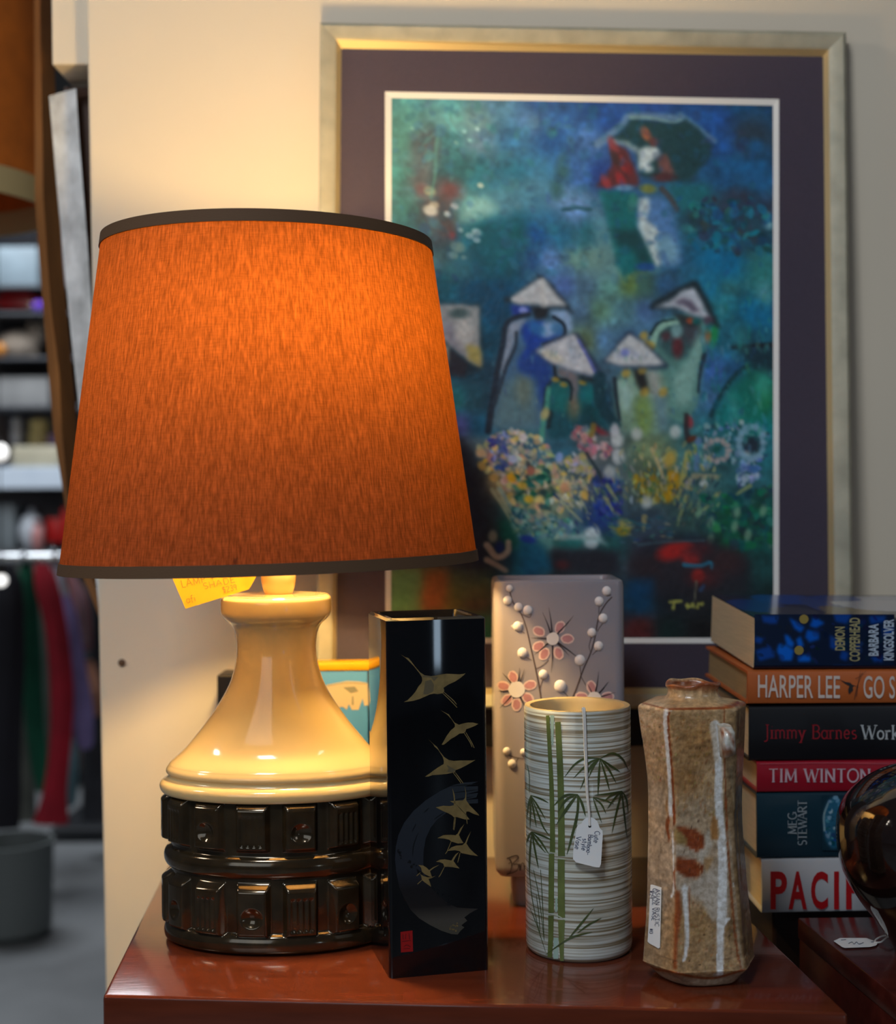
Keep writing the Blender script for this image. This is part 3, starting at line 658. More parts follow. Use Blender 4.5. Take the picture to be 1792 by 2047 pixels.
# first figure
cv.poly(m_(C_, (780, 480), (980, 440), (1330, 520), (1340, 660), (1180, 900), (1200, 1560), (600, 1560), (640, 1100)), (70, 106, 140), 5, .9)
cv.poly(m_(C_, (700, 1150), (900, 1020), (1060, 1100), (1080, 1560), (600, 1580)), (88, 120, 124), 8, .85)
cv.dab(*C_(930, 1200), 16, 30, 0, (110, 120, 100), .6, 1)
cv.poly(m_(C_, (930, 530), (1090, 500), (1330, 620), (1100, 760), (940, 900), (900, 1030), (880, 900), (960, 760), (900, 600)), (18, 58, 150), 4, .95)
cv.poly(m_(C_, (900, 900), (1080, 800), (1230, 960), (1230, 1100), (1100, 1400), (1060, 1080), (900, 1020)), (20, 54, 130), 5, .9)
cv.poly(m_(C_, (1120, 520), (1280, 520), (1290, 620), (1150, 680), (1090, 640)), (150, 178, 205), 4, .9)
cv.dab(*C_(1060, 580), 18, 12, .5, (40, 110, 170), .8, .8); cv.dab(*C_(1270, 580), 14, 12, .5, (50, 110, 160), .8, .8)
cv.poly(m_(C_, (800, 345), (980, 345), (1010, 400), (990, 440), (830, 470)), (26, 50, 140), 3, .95)
cv.dab(*C_(930, 400), 9, 7, 0, (140, 150, 210), .9, .8)
cv.poly(m_(C_, (790, 520), (960, 470), (890, 600), (840, 720), (780, 900), (700, 1080), (660, 1080), (740, 760), (760, 600)), (140, 152, 168), 4, .9)
cv.stroke(m_(C_, (985, 440), (830, 480), (750, 560), (730, 720), (680, 960), (650, 1150), (610, 1380), (580, 1600)), 10, (24, 34, 48), 14, 4, .9)
cv.stroke(m_(C_, (860, 620), (850, 760), (760, 960), (700, 1150), (640, 1330)), 7, (34, 48, 62), 10, 3, .85)
cv.poly(m_(C_, (1180, 400), (1390, 400), (1430, 600), (1350, 640), (1330, 540), (1230, 470)), (140, 168, 200), 4, .9)
cv.stroke(m_(C_, (1230, 465), (1330, 540), (1340, 640), (1270, 690), (1120, 740)), 8, (22, 36, 52), 6, 3, .95)
cv.poly(m_(C_, (1000, 350), (1200, 360), (1160, 480), (1050, 490)), (22, 24, 30), 3, 1)
cv.poly(m_(C_, (720, 275), (800, 270), (950, 160), (1060, 60), (1110, 30), (1160, 80), (1300, 240), (1380, 340), (1440, 450), (1340, 390), (1200, 380), (960, 345), (740, 320)), (24, 32, 40), 3, .85)
cv.poly(m_(C_, (800, 275), (960, 170), (1090, 80), (1140, 90), (1250, 230), (1360, 355), (1200, 350), (1000, 345), (830, 330)), (190, 192, 190), 2.5, 1)
cv.stroke(m_(C_, (1120, 110), (1130, 340)), 10, (202, 200, 192), 14, 8, .6)
# second figure (crouching)
cv.poly(m_(C_, (1230, 1100), (1400, 1060), (1640, 1120), (1700, 1300), (1792, 1600), (1200, 1692), (1140, 1480), (1150, 1200)), (16, 76, 88), 4, .95)
cv.poly(m_(C_, (1200, 1150), (1330, 1110), (1390, 1160), (1380, 1420), (1200, 1400)), (14, 108, 104), 5, .85)
cv.poly(m_(C_, (1490, 1180), (1580, 1140), (1670, 1180), (1660, 1520), (1540, 1420), (1480, 1320)), (6, 110, 112), 5, .85)
cv.poly(m_(C_, (1490, 1330), (1660, 1330), (1700, 1600), (1560, 1560)), (0, 50, 56), 6, .8)
cv.poly(m_(C_, (1260, 960), (1440, 1010), (1480, 1060), (1470, 1300), (1450, 1450), (1390, 1330), (1420, 1180), (1380, 1090), (1270, 1050)), (116, 106, 108), 4, .95)
cv.dab(*C_(1430, 1380), 14, 22, 0, (106, 104, 76), .7, 1)
cv.stroke(m_(C_, (1240, 960), (1260, 1070), (1370, 1100), (1410, 1180), (1400, 1290)), 7, (20, 26, 34), 5, 3, .9)
cv.stroke(m_(C_, (1200, 1110), (1150, 1200), (1130, 1400)), 6, (24, 40, 48), 5, 3, .7)
cv.stroke(m_(C_, (1180, 1180), (1160, 1370), (1130, 1480), (1110, 1690)), 9, (70, 150, 128), 11, 4, .85)
cv.stroke(m_(C_, (1200, 1420), (1180, 1560)), 10, (20, 34, 38), 8, 4, .8)
cv.dab(*C_(1145, 1430), 8, 13, .3, (186, 170, 110), .85, .7)
for p in ((1330, 1140), (1520, 1120), (1250, 1090)): cv.dab(*C_(*p), 8, 5, .2, (150, 130, 50), .9, .8)
cv.poly(m_(C_, (1460, 1040), (1700, 1070), (1620, 1120), (1500, 1090)), (18, 26, 28), 3, .95)
cv.poly(m_(C_, (1030, 800), (1380, 640), (1480, 620), (1620, 880), (1720, 1060), (1640, 1070), (1440, 1010), (1200, 930)), (24, 32, 70), 4, .8)
cv.poly(m_(C_, (1050, 800), (1370, 650), (1440, 640), (1560, 840), (1665, 1060), (1430, 1010), (1200, 920)), (192, 194, 196), 2.5, 1)
cv.stroke(m_(C_, (1480, 700), (1580, 880), (1650, 1030)), 5, (80, 90, 170), 6, 3, .7)
cv.dab(*C_(1220, 860), 22, 9, .4, (196, 192, 160), .6, 1); cv.dab(*C_(1420, 800), 9, 26, -.2, (160, 172, 186), .6, 1)
# third and fourth figures
cv.poly(m_(D_, (650, 480), (900, 420), (1080, 500), (1060, 860), (1000, 1300), (860, 1500), (650, 1400), (560, 700)), (86, 132, 120), 4, .9)
cv.poly(m_(D_, (640, 560), (860, 480), (1000, 560), (960, 760), (860, 860), (700, 830), (600, 720)), (40, 70, 74), 5, .85)
cv.dab(*D_(800, 740), 11, 22, 0, (92, 32, 38), .9, .9); cv.dab(*D_(930, 600), 18, 24, 0, (62, 58, 66), .8, 1)
cv.dab(*D_(690, 640), 10, 10, 0, (82, 44, 50), .8, 1)
cv.stroke(m_(D_, (560, 700), (600, 590), (700, 520), (800, 510)), 14, (140, 180, 160), 9, 4, .9)
cv.dab(*D_(790, 590), 11, 14, 0, (120, 160, 160), .85, .8)
cv.stroke(m_(D_, (540, 620), (620, 510), (760, 480)), 7, (16, 40, 40), 4, 3, .85)
cv.poly(m_(D_, (740, 400), (1040, 480), (980, 560), (840, 520)), (36, 40, 42), 4, .9)
cv.dab(*D_(925, 490), 8, 6, 0, (150, 70, 40), .9, .8); cv.dab(*D_(980, 495), 8, 7, 0, (10, 90, 90), .9, .8)
cv.poly(m_(D_, (1000, 620), (1060, 640), (1050, 840), (980, 1000), (920, 1300), (780, 1320), (740, 1060), (900, 860)), (130, 172, 160), 6, .8)
cv.stroke(m_(D_, (1060, 820), (1020, 980), (1000, 1180)), 11, (20, 36, 50), 5, 4, .85)
cv.dab(*D_(1150, 630), 9, 24, .2, (20, 130, 70), .9, .8); cv.dab(*D_(1095, 640), 6, 14, 0, (150, 100, 60), .8, .8)
cv.poly(m_(D_, (530, 370), (560, 310), (760, 190), (960, 90), (1010, 120), (1120, 340), (1230, 580), (1130, 520), (1060, 470), (860, 400), (700, 370)), (20, 34, 40), 3, .95)
cv.poly(m_(D_, (585, 355), (740, 290), (840, 200), (960, 165), (1010, 260), (1080, 400), (1120, 460), (1070, 470), (930, 430), (780, 360)), (178, 184, 192), 2.5, 1)
cv.poly(m_(D_, (760, 320), (850, 270), (940, 300), (1010, 400), (940, 400), (860, 340)), (84, 74, 92), 4, .9)
cv.dab(*D_(1100, 490), 10, 9, 0, (80, 60, 74), .8, .8)
cv.poly(m_(D_, (200, 1060), (330, 960), (560, 960), (690, 1060), (700, 1400), (600, 1600), (260, 1560), (200, 1300)), (116, 148, 124), 5, .95)
cv.poly(m_(D_, (210, 1080), (300, 1060), (380, 1200), (340, 1400), (250, 1330)), (150, 184, 176), 6, .85)
cv.poly(m_(D_, (380, 1250), (500, 1200), (560, 1400), (520, 1600), (400, 1580)), (112, 140, 72), 7, .9)
cv.poly(m_(D_, (560, 1160), (690, 1160), (700, 1560), (620, 1560)), (90, 124, 140), 7, .8)
cv.poly(m_(D_, (480, 970), (620, 980), (640, 1200), (560, 1240), (500, 1060)), (150, 152, 146), 5, .9)
cv.poly(m_(D_, (360, 950), (470, 950), (500, 1040), (520, 1180), (460, 1200), (400, 1080)), (26, 24, 24), 4, .95)
for p in ((300, 1000), (460, 960), (480, 1180), (660, 1180), (500, 720), (470, 640), (540, 740)): cv.dab(*D_(*p), 8, 10, .6, (170, 144, 60), .85, .9)
cv.stroke(m_(D_, (190, 1050), (210, 1250), (240, 1450)), 8, (20, 30, 40), 6, 4, .85)
cv.stroke(m_(D_, (40, 1040), (60, 1300), (200, 1500)), 26, (8, 50, 60), 20, 6, .8)
cv.poly(m_(D_, (70, 890), (180, 740), (320, 590), (360, 600), (560, 760), (720, 920), (690, 960), (300, 950)), (24, 38, 60), 3, .85)
cv.poly(m_(D_, (95, 880), (200, 760), (330, 615), (470, 700), (560, 790), (670, 905), (600, 925), (220, 920)), (184, 188, 188), 2.5, 1)
cv.poly(m_(D_, (180, 840), (330, 740), (480, 850), (420, 870), (330, 800), (240, 860)), (150, 158, 176), 4, .8)
cv.dab(*D_(290, 800), 8, 8, 0, (110, 120, 190), .8, .9)
# dark roof and green hill on the right
cv.poly(m_(D_, (1340, 730), (1730, 710), (1730, 1040), (1580, 960), (1460, 850)), (14, 44, 56), 4, .92)
cv.stroke(m_(D_, (1340, 750), (1530, 730), (1730, 720)), 8, (16, 26, 36), 9, 4, .9)
cv.stroke(m_(D_, (1130, 1400), (1200, 1250), (1330, 1050), (1460, 940), (1580, 950), (1720, 1050)), 11, (8, 46, 54), 9, 5, .9)
cv.poly(m_(D_, (1240, 1280), (1340, 1090), (1470, 980), (1580, 990), (1730, 1080), (1730, 1500), (1200, 1500)), (2, 104, 84), 8, .75)
for p, c_ in (((1340, 1340), (70, 150, 150)), ((1250, 1400), (0, 112, 112)), ((1650, 1230), (20, 110, 60)), ((1450, 1260), (0, 100, 90)), ((1630, 1110), (60, 160, 140)), ((1640, 240), (80, 150, 160)), ((1600, 450), (0, 100, 140)), ((1420, 660), (40, 110, 110))):
    cv.dab(*D_(*p), 16, 26, 0, c_, .7, 1.3)
# flower field
cream = [(214, 200, 140), (196, 186, 130), (205, 205, 190), (180, 170, 120), (190, 150, 130), (160, 165, 150), (200, 176, 90)]
cv.poly(m_(E_, (100, 200), (280, 330), (430, 700), (620, 1060), (700, 1638), (60, 1638)), (26, 34, 48), 10, .75)
cv.scatter(m_(E_, (330, 330), (600, 150), (900, 180), (1150, 400), (1500, 600), (1500, 850), (1200, 1000), (700, 950), (450, 600)), 330, cream, (3, 9))
cv.scatter(m_(E_, (450, 150), (650, 200), (620, 560), (500, 550)), 40, [(50, 70, 150), (70, 90, 170), (40, 60, 130), (150, 160, 210)], (4, 9))
cv.scatter(m_(E_, (750, 480), (1100, 540), (1170, 800), (1050, 1000), (700, 850)), 46, [(0, 80, 62), (10, 100, 80), (30, 60, 60), (80, 150, 120)], (5, 12))
for p, c_ in (((680, 640), (214, 164, 20)), ((860, 860), (206, 176, 50)), ((960, 860), (214, 196, 120)), ((790, 720), (196, 166, 60)), ((500, 640), (190, 160, 90)), ((1220, 740), (200, 150, 110)), ((690, 450), (176, 190, 220)), ((1170, 430), (130, 160, 210)), ((800, 230), (205, 200, 200)), ((880, 570), (170, 100, 80)), ((1430, 830), (206, 170, 80)), ((380, 520), (180, 160, 90)), ((370, 390), (200, 180, 140))):
    cv.dab(*E_(*p), 10, 8, RNG.uniform(0, 3), c_, .95, .6)
cv.scatter(m_(E_, (1250, 100), (1450, 130), (1700, 330), (1700, 450), (1500, 460), (1350, 300)), 60, [(170, 96, 106), (190, 130, 134), (150, 90, 100), (190, 170, 170), (120, 110, 120)], (4, 9))
cv.poly(m_(E_, (1500, 70), (1700, 200), (1600, 210), (1520, 150)), (150, 34, 44), 3, .9)
cv.stroke(m_(E_, (1520, 110), (1500, 200)), 12, (130, 110, 40), 12, 4, .8)
cv.scatter(m_(E_, (1230, 380), (1400, 400), (1560, 600), (1400, 680), (1250, 520)), 40, [(190, 160, 150), (160, 150, 120), (180, 170, 90), (176, 180, 200)], (4, 9))
cv.stroke(m_(E_, (1450, 390), (1560, 560), (1600, 650)), 7, (30, 46, 50), 5, 3, .8)
for p in ((1750, 250), (1740, 160), (1760, 420)): cv.dab(*E_(*p), 9, 15, 0, (190, 192, 196), .9, .7)
for q in (((540, 760), (640, 950), (700, 1040)), ((1150, 830), (1290, 980), (1400, 1090)), ((1300, 800), (1420, 930), (1470, 1060)), ((480, 760), (620, 980), (680, 1100)), ((1640, 730), (1720, 850), (1780, 900))):
    cv.stroke(m_(E_, *q), 8, (166, 176, 140), 3, 3, .75)
cv.stroke(m_(E_, (560, 750), (640, 880), (690, 970)), 9, (140, 180, 180), 4, 3, .7)
cv.scatter(m_(E_, (1520, 640), (1792, 640), (1792, 1050), (1560, 1000)), 60, [(20, 40, 140), (16, 30, 120), (60, 80, 160), (30, 60, 110), (40, 66, 90)], (5, 12))
cv.scatter(m_(E_, (700, 950), (1300, 1050), (1330, 1230), (800, 1280), (680, 1150)), 130, [(100, 160, 160), (140, 180, 170), (50, 110, 120), (80, 120, 150), (150, 170, 140), (20, 90, 100)], (4, 9))
cv.poly(m_(E_, (540, 1050), (660, 1080), (760, 1250), (760, 1400), (560, 1280)), (4, 84, 68), 6, .8)
cv.poly(m_(E_, (1060, 1240), (1420, 1210), (1430, 1170), (1560, 1150), (1600, 1260), (1690, 1340), (1560, 1300), (1520, 1370), (1440, 1340), (1420, 1270), (1180, 1270)), (150, 180, 180), 4, .9)
cv.dab(*E_(1510, 1200), 14, 10, 0, (190, 206, 210), .9, .7); cv.dab(*E_(1500, 1320), 12, 9, 0, (180, 200, 204), .9, .7)
cv.poly(m_(E_, (1060, 1290), (1400, 1280), (1370, 1390), (1200, 1370)), (20, 104, 100), 4, .7)
cv.poly(m_(E_, (770, 1240), (960, 1290), (1040, 1380), (1130, 1600), (820, 1600), (760, 1400)), (6, 86, 120), 5, .9)
cv.dab(*E_(850, 1270), 16, 7, .2, (20, 50, 150), .9, .8)
cv.poly(m_(E_, (1060, 1370), (1792, 1380), (1792, 1638), (1120, 1600)), (28, 28, 38), 5, .92)
cv.stroke(m_(E_, (430, 1330), (530, 1450), (640, 1400), (650, 1300)), 13, (160, 146, 130), 11, 4, .9)
cv.dab(*E_(560, 1350), 9, 12, 0, (20, 40, 90), .9, .7); cv.dab(*E_(490, 1240), 9, 12, 0, (140, 140, 120), .8, .7)
cv.stroke(m_(E_, (430, 1480), (520, 1530), (620, 1590)), 12, (150, 140, 130), 10, 4, .85)
cv.dab(*E_(1200, 1530), 14, 9, 0, (80, 26, 30), .8, 1)
# flower field, right half
cv.scatter(m_(F_, (240, 480), (420, 460), (520, 760), (280, 780)), 40, [(150, 130, 20), (170, 140, 30), (130, 116, 40), (60, 80, 60)], (5, 12))
cv.poly(m_(F_, (540, 640), (690, 600), (690, 700), (580, 800), (520, 780)), (172, 130, 4), 4, .95)
cv.dab(*F_(620, 560), 15, 13, .5, (176, 130, 10), .95, .7); cv.dab(*F_(590, 400), 12, 18, .3, (180, 150, 60), .9, .8)
cv.stroke(m_(F_, (430, 310), (480, 430), (530, 560)), 9, (190, 170, 120), 6, 3, .85)
cv.stroke(m_(F_, (760, 350), (720, 520), (690, 680), (640, 800)), 14, (166, 156, 80), 8, 4, .85)
for q in (((1020, 720), (940, 820), (860, 900)), ((740, 740), (700, 860), (660, 1000)), ((1320, 640), (1240, 690), (1190, 730)), ((20, 640), (80, 730), (130, 800)), ((0, 740), (50, 830), (90, 900)), ((1460, 710), (1400, 750), (1340, 780))):
    cv.stroke(m_(F_, *q), 8, (150, 160, 100), 3, 3, .8)
cv.stroke(m_(F_, (750, 650), (800, 560), (900, 560), (1010, 560)), 13, (146, 140, 110), 10, 4, .85)
cv.dab(*F_(900, 620), 9, 7, 0, (180, 186, 180), .9, .7)
cv.scatter(m_(F_, (850, 80), (1500, 50), (1480, 420), (900, 480)), 110, [(90, 140, 150), (120, 160, 175), (30, 70, 84), (150, 170, 175), (90, 120, 160), (24, 52, 66)], (3, 8))
cv.stroke(m_(F_, (850, 230), (840, 350), (830, 490)), 14, (86, 120, 160), 9, 4, .85)
for a0 in range(0, 360, 30):
    x, y = F_(1020 + 105 * math.cos(math.radians(a0)), 320 + 95 * math.sin(math.radians(a0))); cv.dab(x, y, 7, 5, a0, (170, 150, 146), .85, .7)
cv.dab(*F_(1020, 310), 8, 8, 0, (10, 80, 70), .9, .7)
for a0 in range(0, 360, 24):
    x, y = F_(1330 + 110 * math.cos(math.radians(a0)), 250 + 150 * math.sin(math.radians(a0))); cv.dab(x, y, 8, 6, a0, (120, 156, 176), .85, .7)
cv.dab(*F_(1340, 270), 15, 16, 0, (28, 36, 50), .9, .8)
cv.scatter(m_(F_, (1210, 430), (1420, 440), (1400, 620), (1200, 640)), 34, [(140, 165, 200), (90, 120, 170), (170, 185, 205), (60, 90, 140)], (4, 10))
cv.dab(*F_(765, 60), 8, 13, -.2, (140, 50, 56), .9, .7); cv.stroke(m_(F_, (740, 0), (740, 140), (760, 230)), 10, (40, 30, 34), 12, 4, .8)
cv.dab(*F_(790, 215), 10, 6, -.4, (90, 40, 20), .9, .7)
for p in ((120, 230), (130, 380), (40, 520), (290, 170), (640, 150), (380, 790)): cv.dab(*F_(*p), 11, 13, .2, (180, 188, 184), .85, .8)
cv.scatter(m_(F_, (880, 760), (1520, 640), (1520, 1200), (1000, 1200)), 150, [(0, 84, 62), (6, 100, 66), (20, 60, 62), (40, 120, 90), (10, 70, 70), (16, 56, 56)], (5, 14))
for p in ((1440, 870), (1200, 880), (960, 970), (1180, 1010), (850, 880), (960, 1130), (1300, 1090)): cv.dab(*F_(*p), 7, 12, .2, (110, 150, 120), .8, .8)
cv.dab(*F_(160, 1050), 14, 10, 0, (150, 130, 20), .9, .8); cv.dab(*F_(190, 990), 15, 9, .3, (170, 160, 80), .8, .8); cv.stroke(m_(F_, (360, 930), (350, 1050)), 12, (150, 140, 90), 4, 3, .8)
cv.poly(m_(F_, (300, 1150), (1000, 1100), (1300, 1300), (1300, 1650), (450, 1650), (200, 1400)), (32, 28, 36), 9, .8)
cv.dab(*F_(610, 1240), 30, 17, -.3, (158, 26, 22), .95, .8); cv.dab(*F_(780, 1290), 20, 17, .3, (140, 32, 30), .9, .8); cv.dab(*F_(740, 1190), 16, 8, 0, (150, 30, 26), .9, .8)
cv.dab(*F_(860, 1220), 24, 15, 0, (70, 26, 32), .8, 1); cv.dab(*F_(1100, 1330), 34, 26, 0, (56, 32, 34), .8, 1)
cv.stroke(m_(F_, (720, 1360), (860, 1370), (960, 1340), (970, 1390)), 8, (30, 110, 140), 5, 3, .85)
cv.stroke(m_(F_, (300, 1180), (560, 1150), (900, 1140)), 6, (60, 90, 100), 4, 3, .6)
cv.dab(*F_(850, 1460), 13, 13, .6, (170, 34, 24), .95, .7); cv.dab(*F_(900, 1480), 30, 18, 0, (90, 26, 28), .6, 1.2)
cv.stroke(m_(F_, (830, 1510), (820, 1640), (800, 1740)), 3.5, (110, 110, 90), 2, 2, .8)
cv.stroke(m_(F_, (870, 1590), (900, 1550)), 8, (40, 70, 110), 6, 3, .8)
cv.poly(m_(F_, (210, 1500), (450, 1480), (440, 1640), (220, 1660)), (0, 60, 100), 6, .7)
for q in (((590, 1700), (690, 1690)), ((630, 1700), (620, 1760)), ((750, 1720), (750, 1750)), ((740, 1730), (780, 1740), (790, 1720)), ((800, 1720), (810, 1745)), ((840, 1750), (850, 1715), (880, 1720), (890, 1710))):
    cv.stroke(m_(F_, *q), 5, (150, 150, 70), 5, 2, .95)
# loose strokes that tie the field together
field = m_(F_, (150, 300), (700, 250), (1000, 300), (1000, 560), (760, 800), (200, 800), (60, 600))
cv.scatter(field, 150, [(160, 150, 90), (130, 150, 130), (60, 100, 100), (180, 170, 120), (40, 80, 90), (150, 165, 150), (90, 120, 80)], (3, 9), ang=(0.9, 2.2), asp=(.25, .5), a=(.4, .85))
cv.scatter(m_(F_, (600, 600), (1100, 550), (1000, 1000), (620, 1050)), 90, [(40, 70, 80), (140, 140, 90), (60, 100, 100), (28, 50, 66), (90, 110, 90)], (3, 10), ang=(1.6, 2.4), asp=(.2, .4), a=(.4, .8))
cv.scatter(m_(E_, (1100, 800), (1792, 700), (1792, 1150), (1350, 1200)), 90, [(120, 130, 100), (30, 60, 110), (60, 90, 120), (20, 50, 100), (160, 160, 120), (30, 80, 80)], (3, 9), ang=(.6, 1.4), asp=(.2, .45), a=(.4, .8))
cv.scatter(m_(F_, (0, 950), (620, 880), (620, 1130), (0, 1200)), 70, [(20, 80, 84), (40, 90, 100), (60, 100, 110), (20, 60, 100), (120, 130, 90)], (3, 9), ang=(-.3, .3), asp=(.2, .4), a=(.4, .8))
cv.scatter([(1400, 560), (1545, 560), (1545, 900), (1400, 900)], 160, [(20, 110, 110), (60, 130, 140), (10, 90, 110), (40, 120, 100), (80, 140, 150)], (3, 12), ang=(1.2, 1.9), asp=(.25, .5), a=(.2, .5))
cv.scatter([(785, 200), (1180, 200), (1180, 560), (785, 560)], 420, [(60, 120, 140), (40, 90, 130), (30, 80, 110), (80, 140, 160), (50, 110, 120), (70, 110, 160), (30, 70, 100)], (3, 14), a=(.12, .32))
cv.scatter([(985, 660), (1540, 660), (1540, 860), (985, 860)], 160, [(60, 110, 140), (90, 140, 150), (40, 90, 120), (110, 150, 130)], (3, 9), ang=(1.2, 1.9), asp=(.25, .5), a=(.12, .35))
cv.scatter([(1180, 215), (1540, 215), (1540, 560), (1180, 560)], 200, [(30, 80, 140), (20, 90, 120), (40, 60, 90), (20, 70, 100)], (3, 12), a=(.12, .3))
# bottom left corner under the shade
cv.poly([(782, 1140), (850, 1140), (840, 1275), (782, 1275)], (70, 112, 74), 8, .8)
cv.poly([(850, 1140), (900, 1140), (890, 1220), (850, 1220)], (120, 62, 26), 8, .8)
cv.poly([(900, 1140), (985, 1140), (980, 1200), (905, 1200)], (60, 72, 40), 8, .6)
cv.mottle(0.05, 7)
paint_m = vcol_mat('oil_paint', 0.5, 0.35, bump=(160, 0.25))
PAINT_SURF = PlaneS(PIC.A + PIC.n * -0.0126, PIC.n)
cv.build('canvas', PAINT_SURF, paint_m, pic, 0.0, GAIN)
# ================================================================== table lamp
LD = T(555, 1866).y
LX = P(555, 1500, LD).x; LY = LD
K = LD / F
lamp = thing('table_lamp', (LX, LY, 0), 'table lamp with orange fabric shade and cream and dark brown ceramic base', 'lamp')
# dark ribbed drum as one relief surface
R0 = 0.0985; SYB = 0.66; ZT = zat(1563, LD, 555)
NB = 15
TH0 = math.radians(-8.4)                                  # a block centre, 0 = facing the camera
rows = [(zat(1669, LD, 555), zat(1572, LD, 555), 0), (zat(1832, LD, 555), zat(1727, LD, 555), 1)]
def ss(x): x = max(0.0, min(1.0, x)); return x * x * (3 - 2 * x)
def relief(th, z):
    h = 0.0
    for zc, rr, a in ((zat(1848, LD, 555), 0.0105, 0.0072), (zat(1700, LD, 555), 0.0095, 0.0068)):
        d = abs(z - zc) / rr
        if d < 1: h = max(h, a * math.sqrt(1 - d * d))
    for z0, z1, par in rows:
        if not (z0 - 0.002 < z < z1 + 0.002): continue
        k = (th - TH0) / (2 * math.pi / NB); i = round(k); u = (k - i) * (2 * math.pi / NB) * R0   # metres from block centre
        v = (z - z0) / (z1 - z0)
        hw = 0.0158
        e = min((hw - abs(u)) / 0.0050, (z - z0) / 0.0035, (z1 - z) / 0.0085)
        b = 0.0092 * ss(e) ** 0.8
        if (i + par) % 2 == 0:                               # four upright grooves
            if abs(u) < 0.0100 and 0.10 < v < 0.74:
                b -= 0.0016 * (0.5 - 0.5 * math.cos((u / 0.0050) * 2 * math.pi)) * ss((0.74 - v) / .06) * ss((v - .10) / .06)
        else:                                               # round hollow
            d = math.hypot(u, z - (z0 + 0.38 * (z1 - z0))) / 0.0088
            if d < 1: b -= 0.0050 * (1 - d * d)
        h = max(h, b)
    return h
NT, NZ = 720, 150
V = []
for j in range(NZ + 1):
    z = ZT * j / NZ
    base = R0 - 0.006 * ss((0.004 - z) / 0.004)
    for i in range(NT):
        th = 2 * math.pi * i / NT; tt = (th + math.pi) % (2 * math.pi) - math.pi
        r = base + relief(tt, z)
        V.append((LX + r * math.sin(th), LY - r * math.cos(th) * SYB, z))
Fc = grid_faces(NT, NZ + 1, closed_u=True); Fc.append(tuple(range(NT))[::-1]); Fc.append(tuple(range(NZ * NT, (NZ + 1) * NT)))
glz = mat('dark_lustre_glaze', (0.085, 0.056, 0.027), 0.13, metal=0.72, spec=0.8, coat=0.6, noise=(60, 0.3))
o = obj('base_drum', V, Fc, glz, lamp, angle=60); tag(o, 'dark brown glossy drum with raised blocks')
cream = mat('cream_glaze', rgb(226, 194, 136, 0.92), 0.13, spec=0.5, coat=0.5, noise=(25, 0.03))
sil = [(1562, 219), (1574, 224), (1575.5, 229), (1570, 233.5), (1562, 235), (1555, 232), (1550, 226), (1546.5, 220), (1543, 218), (1539.5, 219), (1536, 222), (1530, 221.5), (1523, 217), (1516, 211), (1494, 186), (1470, 165), (1440, 141), (1405, 116.5), (1373, 98), (1345, 87), (1315, 80.5), (1290, 79), (1268, 81.5), (1254, 86), (1245, 92), (1238, 100), (1231, 106), (1226, 109), (1218, 110.5), (1200, 110.5), (1194, 109), (1190, 105), (1188, 98), (1187, 40)]
def sydome(y): return SYB + (1 - SYB) * ss((1500 - y) / 180)
q = spline(sil, 5); V = []; n = 128
for y, r in q:
    for i in range(n):
        a = 2 * math.pi * i / n
        V.append((LX + r * K * math.cos(a), LY + r * K * math.sin(a) * sydome(y), zat(y, LD, 555)))
Fc = grid_faces(n, len(q), closed_u=True); Fc.append(tuple(range((len(q) - 1) * n, len(q) * n)))
o = obj('ceramic_body', V, Fc, cream, lamp, angle=50); tag(o, 'cream glazed flared body')
V, Fc = lathe([(r * K, zat(y, LD, 555)) for y, r in spline([(1190, 26), (1178, 31), (1160, 35), (1145, 35), (1130, 33), (1110, 24), (1100, 18)], 5)], P(557, 1160, LD).x, LY, 40)
obj('neck', V, Fc, cream, lamp)
V, Fc = lathe([(0.016, zat(1102, LD, 555)), (0.019, zat(1095, LD, 555)), (0.019, zat(1000, LD, 555)), (0.014, zat(990, LD, 555))], LX, LY, 24)
obj('bulb_socket', V, Fc, mat('brass', rgb(190, 150, 80), 0.3, metal=0.9), lamp)
# shade
SX = P(540, 800, LD).x
ZB, ZTp = zat(1131, LD, 555), zat(484, LD, 555)
RB, RT = 412 * K, 324 * K
def shade_pt(v, a, dr=0.0):
    """v 0 bottom..1 top"""
    r = RB + (RT - RB) * v + dr; x, y = r * math.cos(a), r * math.sin(a)
    z = ZB + (ZTp - ZB) * v
    z += x * (0.022 * (1 - v) + -0.012 * v)                    # shade sits a little askew
    return Vector((SX + x, LY + y, z))
n = 160; V = [shade_pt(0.012 + 0.976 * j / 60, 2 * math.pi * i / n) for j in range(61) for i in range(n)]
sm = bpy.data.materials.new('orange_slub_fabric'); sm.use_nodes = True; nt = sm.node_tree; nt.nodes.clear()
out = nt.nodes.new('ShaderNodeOutputMaterial'); mix = nt.nodes.new('ShaderNodeMixShader'); mix.inputs[0].default_value = 0.62
df = nt.nodes.new('ShaderNodeBsdfDiffuse'); tr = nt.nodes.new('ShaderNodeBsdfTranslucent')
tc = nt.nodes.new('ShaderNodeTexCoord')
def streak(sc, st, lo, hi):
    mp = nt.nodes.new('ShaderNodeMapping'); mp.inputs['Scale'].default_value = st
    nn = nt.nodes.new('ShaderNodeTexNoise'); nn.inputs['Scale'].default_value = sc; nn.inputs['Detail'].default_value = 3
    mr = nt.nodes.new('ShaderNodeMapRange'); mr.inputs[1].default_value = 0.3; mr.inputs[2].default_value = 0.7; mr.inputs[3].default_value = lo; mr.inputs[4].default_value = hi
    nt.links.new(tc.outputs['Object'], mp.inputs[0]); nt.links.new(mp.outputs[0], nn.inputs['Vector']); nt.links.new(nn.outputs['Fac'], mr.inputs[0]); return mr.outputs[0]
